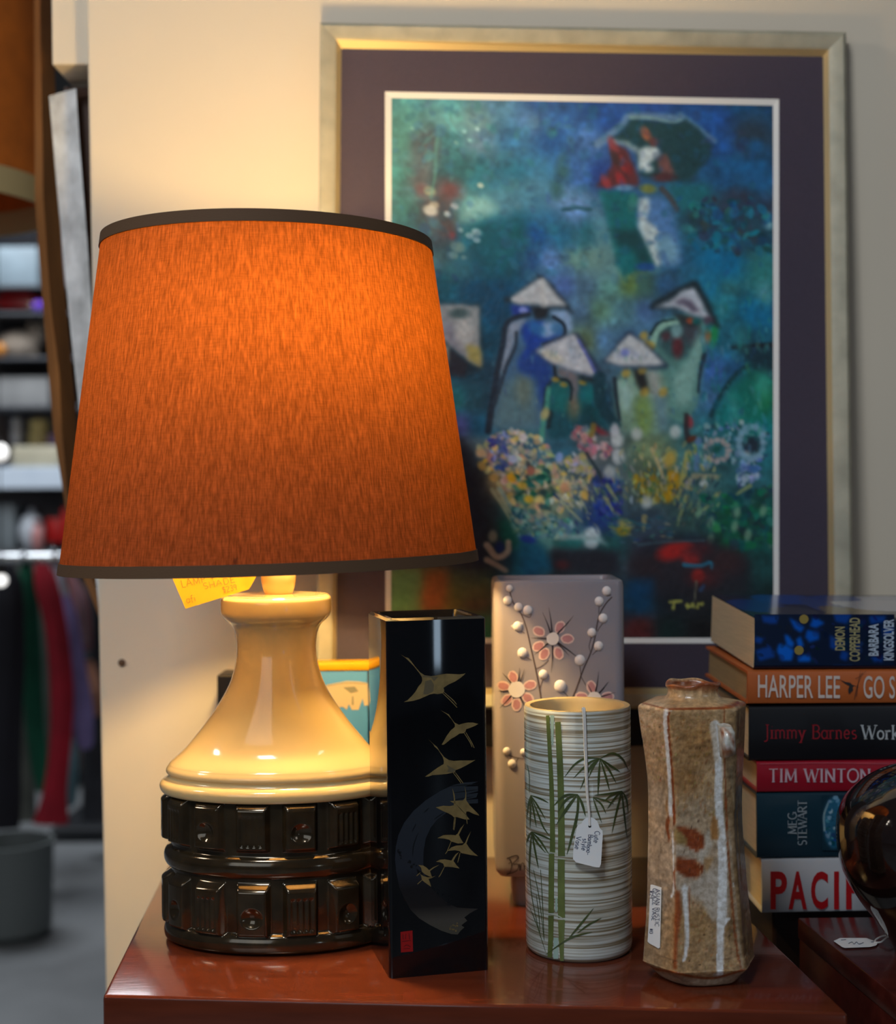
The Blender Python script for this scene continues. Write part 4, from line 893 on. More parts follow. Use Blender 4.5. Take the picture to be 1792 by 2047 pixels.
def mul(a, b):
    m = nt.nodes.new('ShaderNodeMath'); m.operation = 'MULTIPLY'; nt.links.new(a, m.inputs[0]); nt.links.new(b, m.inputs[1]); return m.outputs[0]
wv = mul(mul(streak(1, (760, 760, 14), 0.60, 1.16), streak(1, (330, 330, 5), 0.8, 1.1)), streak(1, (90, 90, 1300), 0.88, 1.1))
def tint(c, t):
    m = nt.nodes.new('ShaderNodeVectorMath'); m.operation = 'SCALE'; m.inputs[0].default_value = c; nt.links.new(wv, m.inputs['Scale']); nt.links.new(m.outputs[0], t.inputs['Color'])
tint((0.44, 0.10, 0.040), df)
_g = nt.nodes.new('ShaderNodeNewGeometry'); _m = nt.nodes.new('ShaderNodeMix'); _m.data_type = 'RGBA'
_m.inputs[7].default_value = (0.74, 0.60, 0.44, 1)                      # pale lining on the inside of the fabric
_src = df.inputs['Color'].links[0].from_socket
nt.links.new(_g.outputs['Backfacing'], _m.inputs[0]); nt.links.new(_src, _m.inputs[6]); nt.links.new(_m.outputs[2], df.inputs['Color'])
mix.inputs[0].default_value = 0.5; tint((0.043, 0.0108, 0.0010), tr)
nt.links.new(df.outputs[0], mix.inputs[1]); nt.links.new(tr.outputs[0], mix.inputs[2]); nt.links.new(mix.outputs[0], out.inputs[0])
sh = obj('lamp_shade', V, grid_faces(n, 61, closed_u=True), sm, lamp); tag(sh, 'orange slubbed fabric shade')
trim_m = mat('dark_brown_ribbon', rgb(86, 60, 36), 0.8, bump=(300, 0.15, (1, 1, 4)))
def band(v0, v1, nm):
    prof = [(v0, 0.0012), (v1, 0.0012), (v1, -0.0012), (v0, -0.0012)]
    V = [shade_pt(v, 2 * math.pi * i / n, dr) for v, dr in prof for i in range(n)]
    return obj(nm, V, grid_faces(n, 4, closed_u=True, closed_v=True), trim_m, sh, angle=30)
band(0.0, 0.033, 'bottom_trim'); band(0.965, 1.0, 'top_trim')
BX, BY, BZ = SX + 0.024, LY - 0.050, zat(680, LD, 555)
V, Fc = sphere((BX, BY, BZ), 0.030, 20, 12, sz=1.15)
m = MB().add(V, Fc)
bm_ = bpy.data.materials.new('lit_bulb'); bm_.use_nodes = True; nb = bm_.node_tree
em = nb.nodes.new('ShaderNodeEmission'); em.inputs[0].default_value = LAMP_COLOR + (1,)
A_b = 4 * math.pi * 0.030 ** 2 * 1.1
em.inputs[1].default_value = LAMP_POWER / (math.pi * A_b)
nb.links.new(em.outputs[0], nb.nodes['Material Output'].inputs[0])
m.build('bulb', bm_, lamp)
V, Fc = tube([(LX, LY, zat(1000, LD, 555)), (LX, LY, zat(760, LD, 555)), (BX, BY, BZ - 0.034)], 0.006, 10)
obj('bulb_stem', V, Fc, _mats['brass'], lamp)
# spider ring that carries the shade
zr = shade_pt(0.97, 0).z - 0.004
for a in (0.5, 0.5 + 2 * math.pi / 3, 0.5 + 4 * math.pi / 3):
    V, Fc = tube([(SX, LY, zat(1004, LD, 555)), shade_pt(0.055, a, -0.002)], 0.0014, 6)
    obj('shade_arm', V, Fc, _mats['brass'], lamp)

# diffuser disc added in the shade top to soften light on the wall
V = [shade_pt(0.968, 2 * math.pi * i / 64, -0.003) for i in range(64)]; V2 = [v + Vector((0, 0, .0012)) for v in V]
dm = bpy.data.materials.new('added_frosting'); dm.use_nodes = True; nd = dm.node_tree; nd.nodes.clear()
_o = nd.nodes.new('ShaderNodeOutputMaterial'); _t = nd.nodes.new('ShaderNodeBsdfTranslucent'); _d = nd.nodes.new('ShaderNodeBsdfDiffuse'); _x = nd.nodes.new('ShaderNodeMixShader')
_t.inputs[0].default_value = (.80, .76, .70, 1); _d.inputs[0].default_value = (.85, .82, .76, 1); _x.inputs[0].default_value = 0.5
nd.links.new(_d.outputs[0], _x.inputs[1]); nd.links.new(_t.outputs[0], _x.inputs[2]); _p = nd.nodes.new('ShaderNodeBsdfTransparent'); _y = nd.nodes.new('ShaderNodeMixShader'); _y.inputs[0].default_value = 0.42
nd.links.new(_x.outputs[0], _y.inputs[1]); nd.links.new(_p.outputs[0], _y.inputs[2]); nd.links.new(_y.outputs[0], _o.inputs[0])
o = obj('added_diffuser', V, [tuple(range(64))], dm, sh, smooth=False); tag(o, 'added diffuser disc in the shade top, softening lamp light on the wall')

# yellow price note hanging under the shade
ND = 1.272
NS = PlaneS(P(430, 1160, ND), (0.05, -1, 0.06))
note_m = mat('yellow_note_paper', rgb(250, 214, 60), 0.8)
_nt = note_m.node_tree; _tl = _nt.nodes.new('ShaderNodeBsdfTranslucent'); _tl.inputs[0].default_value = rgb(250, 214, 60) + (1,)
_mx = _nt.nodes.new('ShaderNodeMixShader'); _mx.inputs[0].default_value = 0.45
_nt.links.new(_nt.nodes['Principled BSDF'].outputs[0], _mx.inputs[1]); _nt.links.new(_tl.outputs[0], _mx.inputs[2]); _nt.links.new(_mx.outputs[0], _nt.nodes['Material Output'].inputs[0])
pn = thing('price_note', tuple(NS.at(430, 1180)), 'yellow handwritten price note hanging from the lamp under its shade', 'note')
cor = [(323, 1105), (540, 1105), (498, 1178), (371, 1217)]
V = [NS.at(x, y, 0.0) for x, y in cor] + [NS.at(x, y, -0.0006) for x, y in cor]
obj('paper', V, [(0, 1, 2, 3), (7, 6, 5, 4), (0, 4, 5, 1), (1, 5, 6, 2), (2, 6, 7, 3), (3, 7, 4, 0)], note_m, pn, smooth=False)
d = Decal(NS, 0.0003)
dv = (0.975, -0.222); uv = (-0.222, -0.975)
write(d, 'LAMP +', 364, 1175, 15, 1.3, dv, uv, 1.0, .16, wob=.03)
write(d, 'SHADE', 408, 1178, 12, 1.3, dv, uv, 1.3, .2, wob=.03)
write(d, '$239', 446, 1185, 11, 1.3, dv, uv, 1.0, .16, wob=.03)
write(d, 'afi', 374, 1206, 14, 1.3, dv, uv, 1.0, .12, wob=.03)
d.build('handwriting', mat('pencil', rgb(150, 110, 40), 0.8), pn)
V, Fc = tube([NS.at(490, 1107, 0.001), P(520, 1100, 1.26), P(545, 1105, 1.275)], 0.0007, 6)
obj('string', V, Fc, mat('white_string', (0.75, 0.73, 0.70), 0.8), pn)

# ================================================================== square black vase
A, B = T(779, 1957), T(978, 1939)
ex = (B - A); wv_ = ex.length; ex.normalize(); ey = Vector((-ex.y, ex.x, 0)); lean = (P(767, 1235, A.y + 0.0) - A)
zt = zat(1234, A.y + 0.01)
C0 = A + (ex + ey) * (wv_ / 2)
def vl(z, h, r): return rrect(C0 + Vector((0, 0, z)), ex, ey, h, h, r, 4)
h = wv_ / 2
loops = [vl(0, h, .0035), vl(zt * .5, h, .0035), vl(zt - .002, h, .0035), vl(zt, h - .0025, .003), vl(zt, h - .0062, .003), vl(zt - .004, h - .0074, .003), vl(0.012, h - .0075, .003)]
lacq = mat('black_lacquer', (0.0035, 0.0035, 0.0045), 0.045, spec=0.55, coat=0.3)
bv = thing('square_vase', (C0.x, C0.y, 0), 'tall square black lacquer vase painted with gold flying cranes', 'vase')
V, Fc = loft(loops); obj('body', V, Fc, lacq, bv, angle=35)
BS = PlaneS(A, -ey)
gold = mat('dull_gold_paint', rgb(128, 108, 66), 0.4, metal=0.1, noise=(140, 0.2))
gold2 = mat('worn_gold_paint', rgb(92, 82, 60), 0.5)
def Z2(x, y): return 780 + x / 6.822, 1300 + y / 6.822
def Z3(x, y): return 780 + x / 6.022, 1560 + y / 6.022
# brushed ring with its own tonal change along the stroke
rp = [(1060, 15), (900, 25), (760, 55), (600, 130), (430, 240), (280, 370), (170, 510), (100, 660), (70, 800), (60, 950), (75, 1100), (110, 1280), (170, 1420), (250, 1560), (350, 1660), (480, 1740), (620, 1810), (740, 1850), (815, 1855), (850, 1810), (895, 1770), (860, 1745), (890, 1720), (930, 1690), (895, 1650), (960, 1600), (1060, 1545), (950, 1540), (810, 1530), (720, 1490), (620, 1420), (540, 1340), (470, 1250), (420, 1130), (400, 1000), (405, 850), (430, 700), (490, 570), (570, 470), (680, 390), (760, 330), (860, 285), (1060, 275), (1060, 225), (900, 235), (1040, 205), (1060, 150), (900, 170), (1060, 130), (1060, 70), (900, 75)]
d = Decal(BS, 0.0002); d.poly([Z3(*p) for p in rp])
ink = bpy.data.materials.new('slate_ink'); ink.use_nodes = True; nt = ink.node_tree; b_ = nt.nodes['Principled BSDF']
tcx = nt.nodes.new('ShaderNodeTexCoord'); sp = nt.nodes.new('ShaderNodeSeparateXYZ'); rm = nt.nodes.new('ShaderNodeValToRGB')
nt.links.new(tcx.outputs['Generated'], sp.inputs[0]); nt.links.new(sp.outputs['Z'], rm.inputs[0]); nt.links.new(rm.outputs[0], b_.inputs['Base Color'])
er = rm.color_ramp.elements; er[0].position = 0.03; er[0].color = rgb(70, 67, 58) + (1,); er[1].position = 0.95; er[1].color = rgb(36, 41, 48) + (1,)
for ps, c_ in ((0.10, (70, 66, 60)), (0.20, (26, 22, 22)), (0.32, (22, 18, 20)), (0.45, (34, 37, 46))): el = er.new(ps); el.color = rgb(*c_) + (1,)
b_.inputs['Roughness'].default_value = 0.3
d.build('brushed_ring', ink, bv)
d = Decal(BS, 0.00032)
for q in (((410, 390), (470, 330)), ((265, 620), (315, 520)), ((272, 920), (285, 780), (340, 630)), ((530, 470), (650, 385)), ((700, 70), (1060, 45)), ((760, 150), (1060, 110)), ((730, 245), (1000, 195))):
    d.stroke([Z3(*p) for p in q], 0.3, 0.3, 2.2, n=6)
for k in range(26):
    x, y = random.uniform(80, 760), 0; y = 860 + (x - 80) * .95 + random.uniform(-60, 60)
    d.blob(*Z3(x, y), random.uniform(1.5, 4.5), random.uniform(1, 3), random.uniform(0, 3), 8, .4)
d.build('ink_flecks', mat('ink_black', (0.004, 0.004, 0.005), 0.3), bv)
cranes = [
 (Z2, [(148, 58), (210, 95), (250, 105), (290, 150), (340, 220), (410, 300), (470, 340), (560, 352), (620, 345), (690, 330), (760, 320), (850, 322), (940, 328), (1000, 322), (1032, 312), (1000, 345), (950, 385), (880, 430), (800, 465), (755, 495), (730, 512), (740, 545), (735, 570), (715, 585), (650, 597), (600, 590), (540, 603), (470, 635), (400, 665), (320, 688), (240, 700), (188, 705), (240, 680), (300, 620), (350, 560), (390, 490), (430, 445), (440, 410), (435, 365), (400, 310), (330, 220), (270, 160), (215, 105)], [[(715, 580), (830, 690), (915, 780)], [(735, 570), (860, 680), (910, 740)]]),
 (Z2, [(692, 818), (770, 858), (805, 875), (830, 920), (880, 985), (940, 1015), (990, 1000), (1060, 985), (1130, 985), (1205, 1003), (1160, 1030), (1100, 1055), (1040, 1075), (1030, 1110), (1005, 1130), (950, 1135), (900, 1170), (830, 1210), (770, 1260), (735, 1287), (705, 1288), (735, 1235), (770, 1170), (830, 1090), (885, 1045), (885, 1010), (840, 940), (795, 890), (765, 865)], [[(1010, 1125), (1090, 1250), (1120, 1320)], [(1035, 1120), (1110, 1250), (1148, 1330)]]),
 (Z2, [(520, 1208), (595, 1280), (640, 1315), (680, 1380), (740, 1455), (800, 1495), (870, 1508), (960, 1502), (1060, 1502), (1120, 1502), (1165, 1495), (1110, 1530), (1040, 1570), (960, 1610), (895, 1635), (885, 1665), (850, 1670), (780, 1685), (680, 1695), (580, 1702), (520, 1722), (478, 1722), (540, 1680), (620, 1620), (690, 1575), (732, 1550), (735, 1510), (720, 1455), (660, 1360), (605, 1310), (590, 1280)], [[(860, 1665), (940, 1770), (970, 1815)], [(890, 1665), (1000, 1815)]]),
 (Z3, [(752, 95), (778, 170), (786, 255), (800, 292), (850, 350), (900, 400), (935, 440), (958, 470), (900, 470), (850, 455), (800, 440), (770, 445), (745, 420), (700, 395), (640, 370), (590, 345), (550, 325), (640, 305), (720, 310), (768, 300), (770, 230), (762, 170)], [[(790, 445), (780, 540), (770, 600)], [(778, 445), (762, 590)]]),
 (Z3, [(720, 250), (800, 245), (880, 240), (905, 210), (910, 150), (898, 65), (918, 150), (918, 240), (960, 300), (1010, 350), (1055, 395), (1078, 425), (1010, 405), (950, 375), (920, 375), (915, 410), (895, 390), (850, 340), (800, 290)], [[(918, 410), (930, 525)]]),
 (Z3, [(572, 695), (640, 660), (720, 655), (790, 660), (815, 640), (845, 580), (895, 525), (860, 595), (830, 655), (850, 700), (885, 755), (820, 760), (770, 745), (735, 735), (715, 715), (650, 700)], [[(735, 740), (690, 850), (665, 885)]]),
 (Z3, [(690, 850), (740, 805), (800, 785), (870, 780), (905, 750), (930, 690), (975, 612), (945, 690), (920, 760), (960, 820), (1010, 870), (1060, 910), (980, 900), (910, 885), (860, 875), (835, 850), (780, 840)], [[(845, 870), (815, 990)]]),
 (Z3, [(553, 980), (600, 955), (660, 950), (740, 965), (760, 930), (790, 890), (830, 862), (790, 920), (765, 970), (800, 1020), (838, 1060), (760, 1045), (700, 1040), (655, 1040), (640, 1000), (600, 985)], [[(655, 1040), (610, 1130), (585, 1165)]]),
 (Z3, [(340, 1018), (400, 1025), (440, 1050), (470, 1080), (520, 1045), (595, 1015), (530, 1055), (482, 1092), (500, 1150), (515, 1170), (470, 1155), (420, 1130), (385, 1100), (375, 1050)], [[(365, 1110), (320, 1150)]]),
 (Z3, [(360, 1125), (400, 1150), (450, 1165), (500, 1165), (550, 1148), (500, 1177), (465, 1187), (485, 1240), (495, 1282), (450, 1250), (415, 1225), (385, 1200), (375, 1150)], [[(385, 1200), (330, 1250)]]),
]
for f_, body, legs in cranes:
    d = Decal(BS, 0.00042); d.poly([f_(*p) for p in body])
    for L in legs: d.stroke([f_(*p) for p in L], 0.9, 1.0, 1.6, n=6)
    d.build('crane', gold, bv)
d = Decal(BS, 0.0005)
d.poly([Z2(*p) for p in ((480, 420), (560, 400), (600, 470), (590, 560), (520, 600), (455, 600), (470, 500))]); d.build('worn_patch', gold2, bv); d = Decal(BS, 0.0005)
d.poly([Z2(*p) for p in ((440, 345), (560, 352), (660, 360), (600, 420), (560, 370), (450, 365))]); d.build('worn_patch', gold2, bv); d = Decal(BS, 0.0005)
d.poly([Z2(*p) for p in ((770, 1560), (840, 1600), (900, 1630), (860, 1665), (780, 1660), (800, 1610))])
d.build('worn_patch', gold2, bv)
d = Decal(BS, 0.0003); d.poly([(801, 1863), (825, 1860), (826, 1902), (802, 1904)])
seal = d.build('red_seal', mat('seal_red', rgb(150, 10, 12), 0.45), bv)
d = Decal(BS, 0.0004)
for q in (((806, 1868), (806, 1878)), ((812, 1867), (811, 1877)), ((818, 1866), (819, 1878)), ((804, 1882), (822, 1880)), ((808, 1892), (814, 1889), (821, 1893)), ((807, 1897), (820, 1896))): d.stroke(q, 1.2, n=3)
d.build('seal_characters', mat('seal_ink', rgb(70, 4, 8), 0.5), seal)
d = Decal(BS, 0.00035)
for k in range(16): d.blob(858 + random.uniform(42, 58) - 0, 1853 + random.uniform(-8, 8), random.uniform(.8, 1.8), n=7)
d.build('gold_flecks', gold, bv)

# ================================================================== tall lavender vase
VD = 1.36
x0, x1 = P(990, 1450, VD).x, P(1252, 1450, VD).x
zb_, zt_ = zat(1757, VD, 1120), zat(1160, VD, 1120); dep = 0.100
c_ = Vector(((x0 + x1) / 2, VD + dep / 2, 0)); hx, hy = (x1 - x0) / 2, dep / 2
yaw = math.radians(-0.3); vx = Vector((math.cos(yaw), math.sin(yaw), 0)); vy = Vector((-vx.y, vx.x, 0))
def L_(z, ins, r): return rrect(c_ + Vector((0, 0, z)), vx, vy, hx - ins, hy - ins, r, 5)
loops = [L_(zb_, .012, .008), L_(zb_ + .0015, .004, .009), L_(zb_ + .006, .0005, .010), L_(zb_ + .012, 0, .010), L_(zt_ - .006, 0, .010), L_(zt_ - .0015, .001, .009), L_(zt_, .003, .008), L_(zt_, .0065, .007), L_(zt_ - .003, .0085, .006), L_(zb_ + .01, .009, .006)]
lav = thing('rectangular_vase', (c_.x, c_.y, 0), 'tall rectangular mauve-grey vase with raised pink and white blossom branches', 'vase')
lav_m = mat('mauve_glaze', rgb(146, 138, 144), 0.32, spec=0.45, coat=0.15, noise=(14, 0.05))
V, Fc = loft(loops); obj('body', V, Fc, lav_m, lav, angle=40)
V, Fc = loft([rrect(c_ + Vector((0, 0, z)), vx, vy, hx - i_, hy - .018, .006) for z, i_ in ((0, .019), (.003, .017), (zb_ + .002, .0155))])
obj('foot', V, Fc, lav_m, lav, angle=40)
LS = PlaneS(c_ - vy * hy, -vy)
def Zl(x, y): return 960 + x / 2.803, 1120 + y / 2.803
d = Decal(LS, 0.0003)
tw = [[(165, 165), (185, 235), (230, 300), (260, 380), (285, 490), (310, 600), (330, 700), (345, 790)], [(740, 205), (700, 250), (665, 320), (645, 430), (620, 520), (580, 610), (540, 720), (510, 790)],
      [(230, 300), (275, 320), (290, 300)], [(205, 375), (250, 410)], [(240, 535), (290, 560)], [(355, 660), (335, 720)], [(385, 560), (350, 590), (310, 610)], [(710, 200), (735, 195)], [(668, 255), (665, 300)], [(690, 350), (665, 385), (660, 400)], [(627, 425), (612, 480), (622, 520)], [(660, 500), (630, 530)], [(560, 590), (565, 650), (555, 690)], [(450, 720), (490, 760), (500, 790)], [(565, 650), (610, 730), (640, 790)], [(150, 1088), (200, 1105), (245, 1112)], [(185, 1150), (215, 1110)], [(160, 1700), (175, 1690)]]
for q in tw:
    d = Decal(LS, 0.0003); d.stroke([Zl(*p) for p in q], 2.2 if len(q) > 4 else 1.5, 3.0 if len(q) > 4 else 1.2, n=6)
    d.build('branch' if len(q) > 4 else 'twig', mat('branch_brown', rgb(76, 60, 58), 0.6), lav)
white = mat('white_slip', rgb(232, 222, 218), 0.5)
buds = [(165, 158, 20), (155, 225, 25), (215, 262, 24), (268, 280, 27), (238, 520, 29), (355, 640, 26), (212, 370, 27), (710, 172, 26), (668, 230, 26), (690, 325, 26), (627, 405, 25), (665, 480, 26), (560, 560, 30), (450, 705, 34), (150, 1070, 22), (245, 1075, 20), (180, 1140, 24)]
for x, y, r in buds:
    d = Decal(LS, 0.0005); cx_, cy_ = Zl(x, y); rr = r / 2.803
    # domed blob of slip
    V = []; nn = 14
    for j in range(4):
        t = j / 3; k_ = math.cos(t * math.pi / 2) if j < 3 else 0.02
        for i in range(nn):
            a = 2 * math.pi * i / nn; V.append(LS.at(cx_ + rr * k_ * math.cos(a), cy_ + rr * k_ * 1.05 * math.sin(a), 0.0003 + 0.0022 * math.sin(t * math.pi / 2)))
    if (x, y) == (212, 370):
        V = [v for v in V]; 
    obj('bud', V, grid_faces(nn, 4, closed_u=True), white, lav)
d = Decal(LS, 0.0006); d.poly([Zl(*p) for p in ((172, 368), (205, 345), (240, 350), (232, 395), (200, 392))]); d.build('bud_tip', white, lav)
pink = mat('pink_slip', rgb(190, 132, 134), 0.55, noise=(90, 0.15)); pinkl = mat('pale_pink_edge', rgb(222, 190, 182), 0.55)
spk = mat('black_fine_paint', rgb(44, 34, 40), 0.5)
flowers = [((408, 440), 36, [(330, 398), (448, 375), (490, 440), (328, 482), (360, 525), (440, 520)], [(350, 290), (385, 262), (525, 310), (285, 435), (305, 530), (400, 630), (555, 550), (500, 535)]),
           ((205, 725), 46, [(185, 655), (280, 700), (132, 705), (150, 782), (205, 808), (268, 772)], [(125, 630), (250, 610), (222, 600), (110, 830), (262, 850), (100, 735)]),
           ((640, 775), 40, [(625, 710), (715, 765), (570, 765)], [(665, 625), (720, 680), (600, 690), (760, 740)])]
for c0, rc, pet, spikes in flowers:
    d0 = Decal(LS, 0.0004); d1 = Decal(LS, 0.0005)
    for p in pet:
        a = math.atan2(p[1] - c0[1], p[0] - c0[0]); x, y = Zl(*p)
        d0.blob(x, y, 38 / 2.8, 29 / 2.8, a, 18, .05); d1.blob(x, y, 29 / 2.8, 20 / 2.8, a, 16, .1)
    d0.build('petal_edges', pinkl, lav); d1.build('petals', pink, lav)
    d = Decal(LS, 0.0006)
    for p in spikes:
        a0 = (c0[0] + (p[0] - c0[0]) * .15, c0[1] + (p[1] - c0[1]) * .15); d.stroke([Zl(*a0), Zl((a0[0] + p[0]) / 2 + 3, (a0[1] + p[1]) / 2), Zl(*p)], 3.6, 0.4, n=5)
    d.build('dark_stamens', spk, lav)
    d = Decal(LS, 0.0008); d.blob(*Zl(*c0), rc / 2.803, n=20, wob=.06); d.build('flower_centre', white, lav)
d = Decal(LS, 0.0004)
for q in (((165, 1672), (178, 1700), (170, 1750)), ((150, 1672), (200, 1655), (215, 1668), (185, 1700), (215, 1705), (205, 1740), (150, 1762), (172, 1748)), ((222, 1700), (225, 1738), (232, 1702), (245, 1700), (248, 1738)), ((252, 1710), (262, 1735), (270, 1710))):
    d.stroke([Zl(*p) for p in q], 2.2, 1.2, n=6)
d.build('painted_signature', spk, lav)

# ================================================================== bamboo vase
GD = T(1158, 1893).y; gx = P(1158, 1893, GD).x; gr = 106.3 * GD / F; gz = zat(1408, GD, 1158)
bam = thing('cylinder_vase', (gx, GD, 0), 'cream banded cylinder vase painted with green bamboo, price tag hung on it', 'vase')
bm2 = bpy.data.materials.new('combed_slip_bands'); bm2.use_nodes = True; nt = bm2.node_tree; b_ = nt.nodes['Principled BSDF']
tc = nt.nodes.new('ShaderNodeTexCoord')
def nz(sc, st, det=2):
    mp = nt.nodes.new('ShaderNodeMapping'); mp.inputs['Scale'].default_value = st
    n_ = nt.nodes.new('ShaderNodeTexNoise'); n_.inputs['Scale'].default_value = sc; n_.inputs['Detail'].default_value = det
    nt.links.new(tc.outputs['Object'], mp.inputs[0]); nt.links.new(mp.outputs[0], n_.inputs['Vector']); return n_
n1 = nz(1, (5, 5, 470), 3); n2 = nz(1, (14, 14, 30), 2)
r1 = nt.nodes.new('ShaderNodeValToRGB'); r1.color_ramp.elements[0].position = 0.40; r1.color_ramp.elements[0].color = rgb(148, 136, 112) + (1,)
r1.color_ramp.elements[1].position = 0.58; r1.color_ramp.elements[1].color = rgb(228, 234, 230) + (1,)
r2 = nt.nodes.new('ShaderNodeValToRGB'); r2.color_ramp.elements[0].position = 0.35; r2.color_ramp.elements[0].color = (.80, .78, .72, 1); r2.color_ramp.elements[1].position = 0.65; r2.color_ramp.elements[1].color = (1, 1, 1, 1)
mx = nt.nodes.new('ShaderNodeMix'); mx.data_type = 'RGBA'; mx.blend_type = 'MULTIPLY'; mx.inputs[0].default_value = 1
nt.links.new(n1.outputs['Fac'], r1.inputs[0]); nt.links.new(n2.outputs['Fac'], r2.inputs[0]); nt.links.new(r1.outputs[0], mx.inputs[6]); nt.links.new(r2.outputs[0], mx.inputs[7]); nt.links.new(mx.outputs[2], b_.inputs['Base Color'])
bp = nt.nodes.new('ShaderNodeBump'); bp.inputs['Strength'].default_value = 0.35; bp.inputs['Distance'].default_value = 0.0008; nt.links.new(n1.outputs['Fac'], bp.inputs['Height']); nt.links.new(bp.outputs[0], b_.inputs['Normal'])
b_.inputs['Roughness'].default_value = 0.22; b_.inputs['Coat Weight'].default_value = 0.4
V, Fc = lathe([(gr - .006, 0), (gr - .003, .0005), (gr - .0006, .003), (gr, .008), (gr, gz - .002), (gr - .0006, gz)], gx, GD, 112, cap1=False)
obj('body', V, Fc, bm2, bam, angle=40)
V, Fc = lathe([(gr - .0006, gz), (gr - .0025, gz + .0006), (gr - .0055, gz - .0004), (gr - .0068, gz - .004), (gr - .007, .012), (0, .010)], gx, GD, 112, cap0=False, cap1=False)
o = obj('rim_and_inside', V, Fc, mat('tan_clay', rgb(196, 172, 124), 0.45, noise=(30, 0.1)), bam, angle=50); tag(o, 'tan glazed rim and inside')
GS = CylS(gx, GD, gr)
def Zb(x, y): return 1030 + x / 3.53, 1370 + y / 3.53
green = mat('bamboo_green', rgb(104, 116, 64), 0.3, coat=0.3, noise=(60, 0.25)); dgreen = mat('bamboo_dark_green', rgb(76, 88, 50), 0.35, coat=0.2, noise=(80, 0.25))
teal = mat('pale_teal_wash', rgb(170, 196, 184), 0.3, coat=0.3)
d = Decal(GS, 0.0002)
for q, a_, b_x in ((((262, 210), (264, 420)), 8, 3), (((290, 1780), (288, 1930)), 9, 10), (((292, 1500), (290, 1600)), 4, 4)):
    d = Decal(GS, 0.0002); d.stroke([Zb(*p) for p in q], a_, b_x, n=8, cross=2); d.build('teal_wash', teal, bam)
for pts, w0, w1 in (([(230, 212), (244, 450), (257, 700), (264, 1000), (264, 1180)], 7.0, 10.8), ([(302, 258), (312, 450), (322, 700), (327, 1000), (328, 1205)], 11.5, 14), ([(258, 1188), (256, 1400), (255, 1606)], 11, 11), ([(326, 1225), (326, 1400), (328, 1640)], 14, 14), ([(254, 1625), (252, 1780), (245, 1920)], 11, 9), ([(328, 1655), (328, 1800), (332, 1945)], 14, 7)):
    d = Decal(GS, 0.0003); d.stroke([Zb(*p) for p in pts], w0, w1, n=12, cross=4); d.build('bamboo_stalk', green, bam)
for q in (((208, 1172), (300, 1188)), ((300, 1222), (365, 1228)), ((238, 1612), (300, 1625), (360, 1660))):
    d = Decal(GS, 0.0004); d.stroke([Zb(*p) for p in q], 1.2, 1.0, 2.0, n=8); d.build('node_line', _mats['node_white'] if 'node_white' in _mats else mat('node_white', rgb(190, 200, 180), 0.35), bam)
fans = [((600, 515), [[(500, 515), (420, 560), (350, 645)], [(520, 550), (412, 655)], [(530, 580), (460, 735)], [(560, 560), (520, 650)], [(592, 640), (585, 780)], [(640, 640), (668, 745)], [(660, 590), (715, 690)], [(680, 570), (742, 610)], [(690, 480), (760, 520), (803, 600)]], 5),
        ((110, 775), [[(95, 840), (82, 930)], [(108, 880), (105, 1010)], [(130, 880), (150, 1000)], [(160, 850), (215, 945)], [(180, 800), (238, 830)], [(160, 900), (200, 1000), (245, 1065)]], 4),
        ((442, 768), [[(350, 780), (270, 852)], [(370, 860), (290, 985)], [(390, 840), (330, 935)], [(360, 810), (300, 900)], [(445, 850), (430, 1010)], [(475, 840), (498, 925)], [(440, 900), (395, 1090), (365, 1195)]], 6),
        ((755, 745), [[(710, 790), (650, 872)], [(690, 770), (622, 822)], [(720, 880), (683, 1045)], [(768, 880), (792, 1085)], [(785, 800), (800, 900)], [(660, 765), (560, 775)], [(740, 800), (720, 890)]], 4.5),
        ((117, 1032), [[(98, 1060), (80, 1112)], [(105, 1180), (100, 1345)], [(140, 1160), (165, 1292)], [(180, 1100), (238, 1190)], [(190, 1060), (262, 1092)], [(150, 1100), (215, 1182)]], 4.5),
        ((550, 790), [[(580, 880), (612, 970)], [(610, 840), (642, 905)], [(630, 810), (700, 838)]], 4),
        ((375, 1790), [[(460, 1690), (555, 1572)]], 5), ((440, 1748), [[(520, 1690), (612, 1640)]], 4.5), ((215, 1900), [[(370, 1795), (460, 1760), (545, 1742)]], 5)]
for c0, leaves, wm in fans:
    d = Decal(GS, 0.00045)
    for L in leaves: d.stroke([Zb(*c0)] + [Zb(*p) for p in L], 0.6, 0.4, wm * 0.85, n=7, cross=2)
    d.build('leaf_spray', dgreen, bam)
d = Decal(GS, 0.0004)
for q in (((85, 560), (100, 640), (100, 760)), ((95, 1240), (120, 1500), (180, 1780)), ((130, 1300), (170, 1500), (205, 1800)), ((180, 1300), (195, 1560), (205, 1800)), ((100, 1560), (150, 1680), (215, 1880)), ((150, 1480), (170, 1640), (175, 1760))): d.stroke([Zb(*p) for p in q], 0.8, 0.7, 1.4, n=8)
d.build('fine_stems', dgreen, bam)

